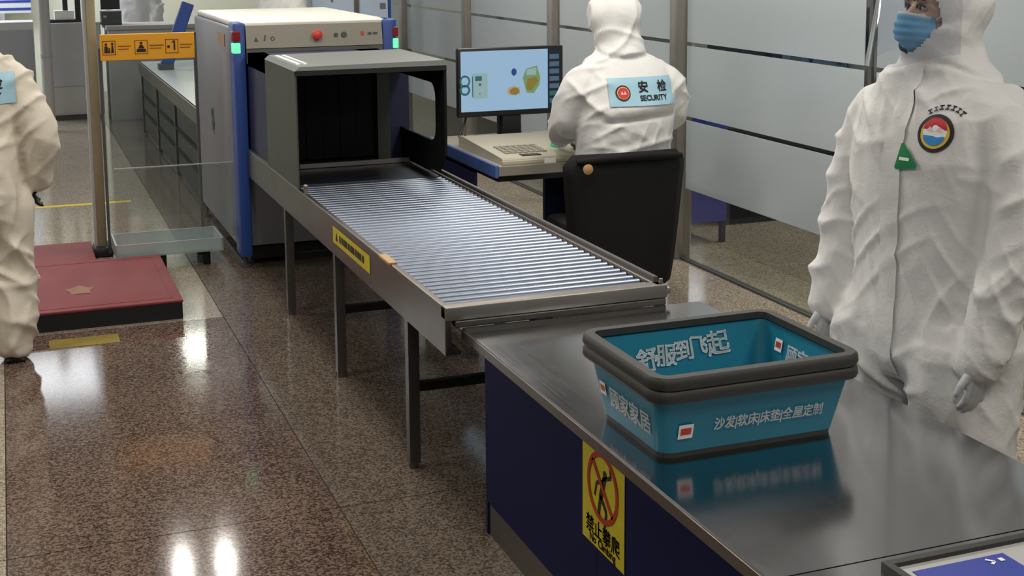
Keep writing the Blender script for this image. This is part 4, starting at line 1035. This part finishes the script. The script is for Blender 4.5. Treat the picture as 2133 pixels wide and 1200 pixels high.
# --- seated operator seen from behind
t = thing('person', (2.695, 5.66, 0), 'person in white hooded coverall seated at the monitor with back turned', 'person')
def seat_mb():
    mb = MB()
    stack(mb, [(0, -.03, .50, .20, .14), (0, -.03, .58, .235, .165), (0, -.03, .70, .235, .160), (0, -.03, .82, .228, .155), (0, -.03, .94, .240, .160), (0, -.025, 1.05, .245, .160), (.0, -.02, 1.12, .240, .142), (0, -.01, 1.18, .215, .120), (-.005, 0, 1.225, .165, .104), (-.01, .01, 1.26, .120, .098), (-.01, .01, 1.29, .105, .095)])
    for sx in (-1, 1):
        limb(mb, [(sx*.10, .0, .60, .125), (sx*.10+.03, .20, .59, .10), (sx*.09+.06, .38, .50, .088), (sx*.085+.07, .40, .32, .085), (sx*.085+.07, .38, .10, .08)], 7, 16)
    limb(mb, [(-.17, -.02, 1.14, .075), (-.225, -.02, 1.08, .090), (-.255, .06, .93, .084), (-.20, .26, .84, .066)], 7, 16)
    limb(mb, [(.17, -.02, 1.14, .075), (.230, -.02, 1.08, .092), (.275, .04, .95, .086), (.20, .26, .84, .066)], 7, 16)
    q = MB(); q.ball((0, 0, .0), (.115, .130, .132), 22, 14); q.tube([(0, -.02, -.20), (0, -.01, -.12), (0, 0, -.05)], [(.11, .12), (.104, .106), (.11, .11)], 20); q.ball((0, .05, -.09), (.085, .07, .07), 16, 10)
    mb.add(q.xf(Matrix.Translation((-.02, .035, 1.415)) @ Matrix.Rotation(math.radians(28), 4, 'Z') @ Matrix.Rotation(math.radians(-10), 4, 'X')).v, q.f)
    return mb
bmb = MB(); head(bmb, (-.02, .045, 1.40), 1.0, math.radians(28)); limb(bmb, [(0, 0, 1.24, .055), (0, -.02, 1.0, .11), (0, -.02, .75, .12)], 4, 14)
hy = math.radians(28)
def open3(P):
    x = P[:, 0]+.02; y = P[:, 1]-.035; fy = -x*math.sin(hy)+y*math.cos(hy); fx = x*math.cos(hy)+y*math.sin(hy)
    return (fy > .05) & ((fx/.078)**2+((P[:, 2]-1.395)/.095)**2 < 1)
def tuck3(P):
    # gathered waist seam across the back with the cloth blousing above and below it
    x, y, z = P[:, 0], P[:, 1], P[:, 2]; zc = .955+.03*np.sin(x*9)*.4
    wgt = np.clip((-.06-y)/.06, 0, 1)*np.clip((.21-np.abs(x-.03))/.05, 0, 1)
    dy = wgt*(.016*np.exp(-((z-zc)/.010)**2)-.018*np.exp(-((z-zc-.05)/.035)**2)-.010*np.exp(-((z-zc+.07)/.05)**2))
    P = P.copy(); P[:, 1] += dy; return P
full3 = dressed(t, seat_mb(), bmb, 'suit_white', 9.0, open3, lambda P: np.clip((np.abs(P[:, 0])-.24)/.05, 0, 1)*np.clip((P[:, 2]-.7)/.1, 0, 1)*np.clip((1.15-P[:, 2])/.1, 0, 1), .0095, .8, tuck3, (((.028, -.17, 1.085), .19),), 1.265)
for sx in (-1, 1):
    gl = MB(); hand(gl, (sx*.195, .265, .835), (-sx*.3, 1, -.25), (1, .2*sx, 0), (-sx, .2, 0), .95, .35); mesh_obj('glove', union(gl, .005, 2), 'glove', t)
shoes(t, ((-.015, .38), (.155, .38)))
back_patch(t, full3, (.028, -.17, 1.085), .335, .128, .98)

# --- two far figures
far = stand_mb(1.0, ((-.27, .0, 1.07), (-.26, .06, .82)), ((.27, .0, 1.07), (.26, .06, .82)), 0, 1.0)
for loc, rz, lab in (((2.13, 11.0, 0), 112, 'person in white coverall standing just behind the scanner'), ((1.33, 15.25, 0), 150, 'distant person in white coverall beside the far black monitor')):
    t = thing('person', loc, lab, 'person'); t.rotation_euler.z = math.radians(rz)
    bmb = MB(); head(bmb, (0, 0, 1.585)); limb(bmb, [(0, -.02, 1.42, .055), (0, -.01, 1.2, .11), (0, 0, .95, .12)], 4, 12)
    fm = MB(); fm.v = list(far.v); fm.f = list(far.f)
    dressed(t, fm, bmb, 'suit_white', loc[0], lambda P: (P[:, 1] > .03) & ((P[:, 0]/.08)**2+((P[:, 2]-1.578)/.094)**2 < 1), arm_mask(.24), .016, 1.0)
    for sx in (-1, 1):
        gl = MB(); hand(gl, (sx*.26, .06, .82), (0, .2, -1), (0, 1, .1), (0, 1, .1), .95, .4); mesh_obj('glove', union(gl, .006, 2), 'glove', t)
    shoes(t, ((-.128, 0), (.128, 0)))
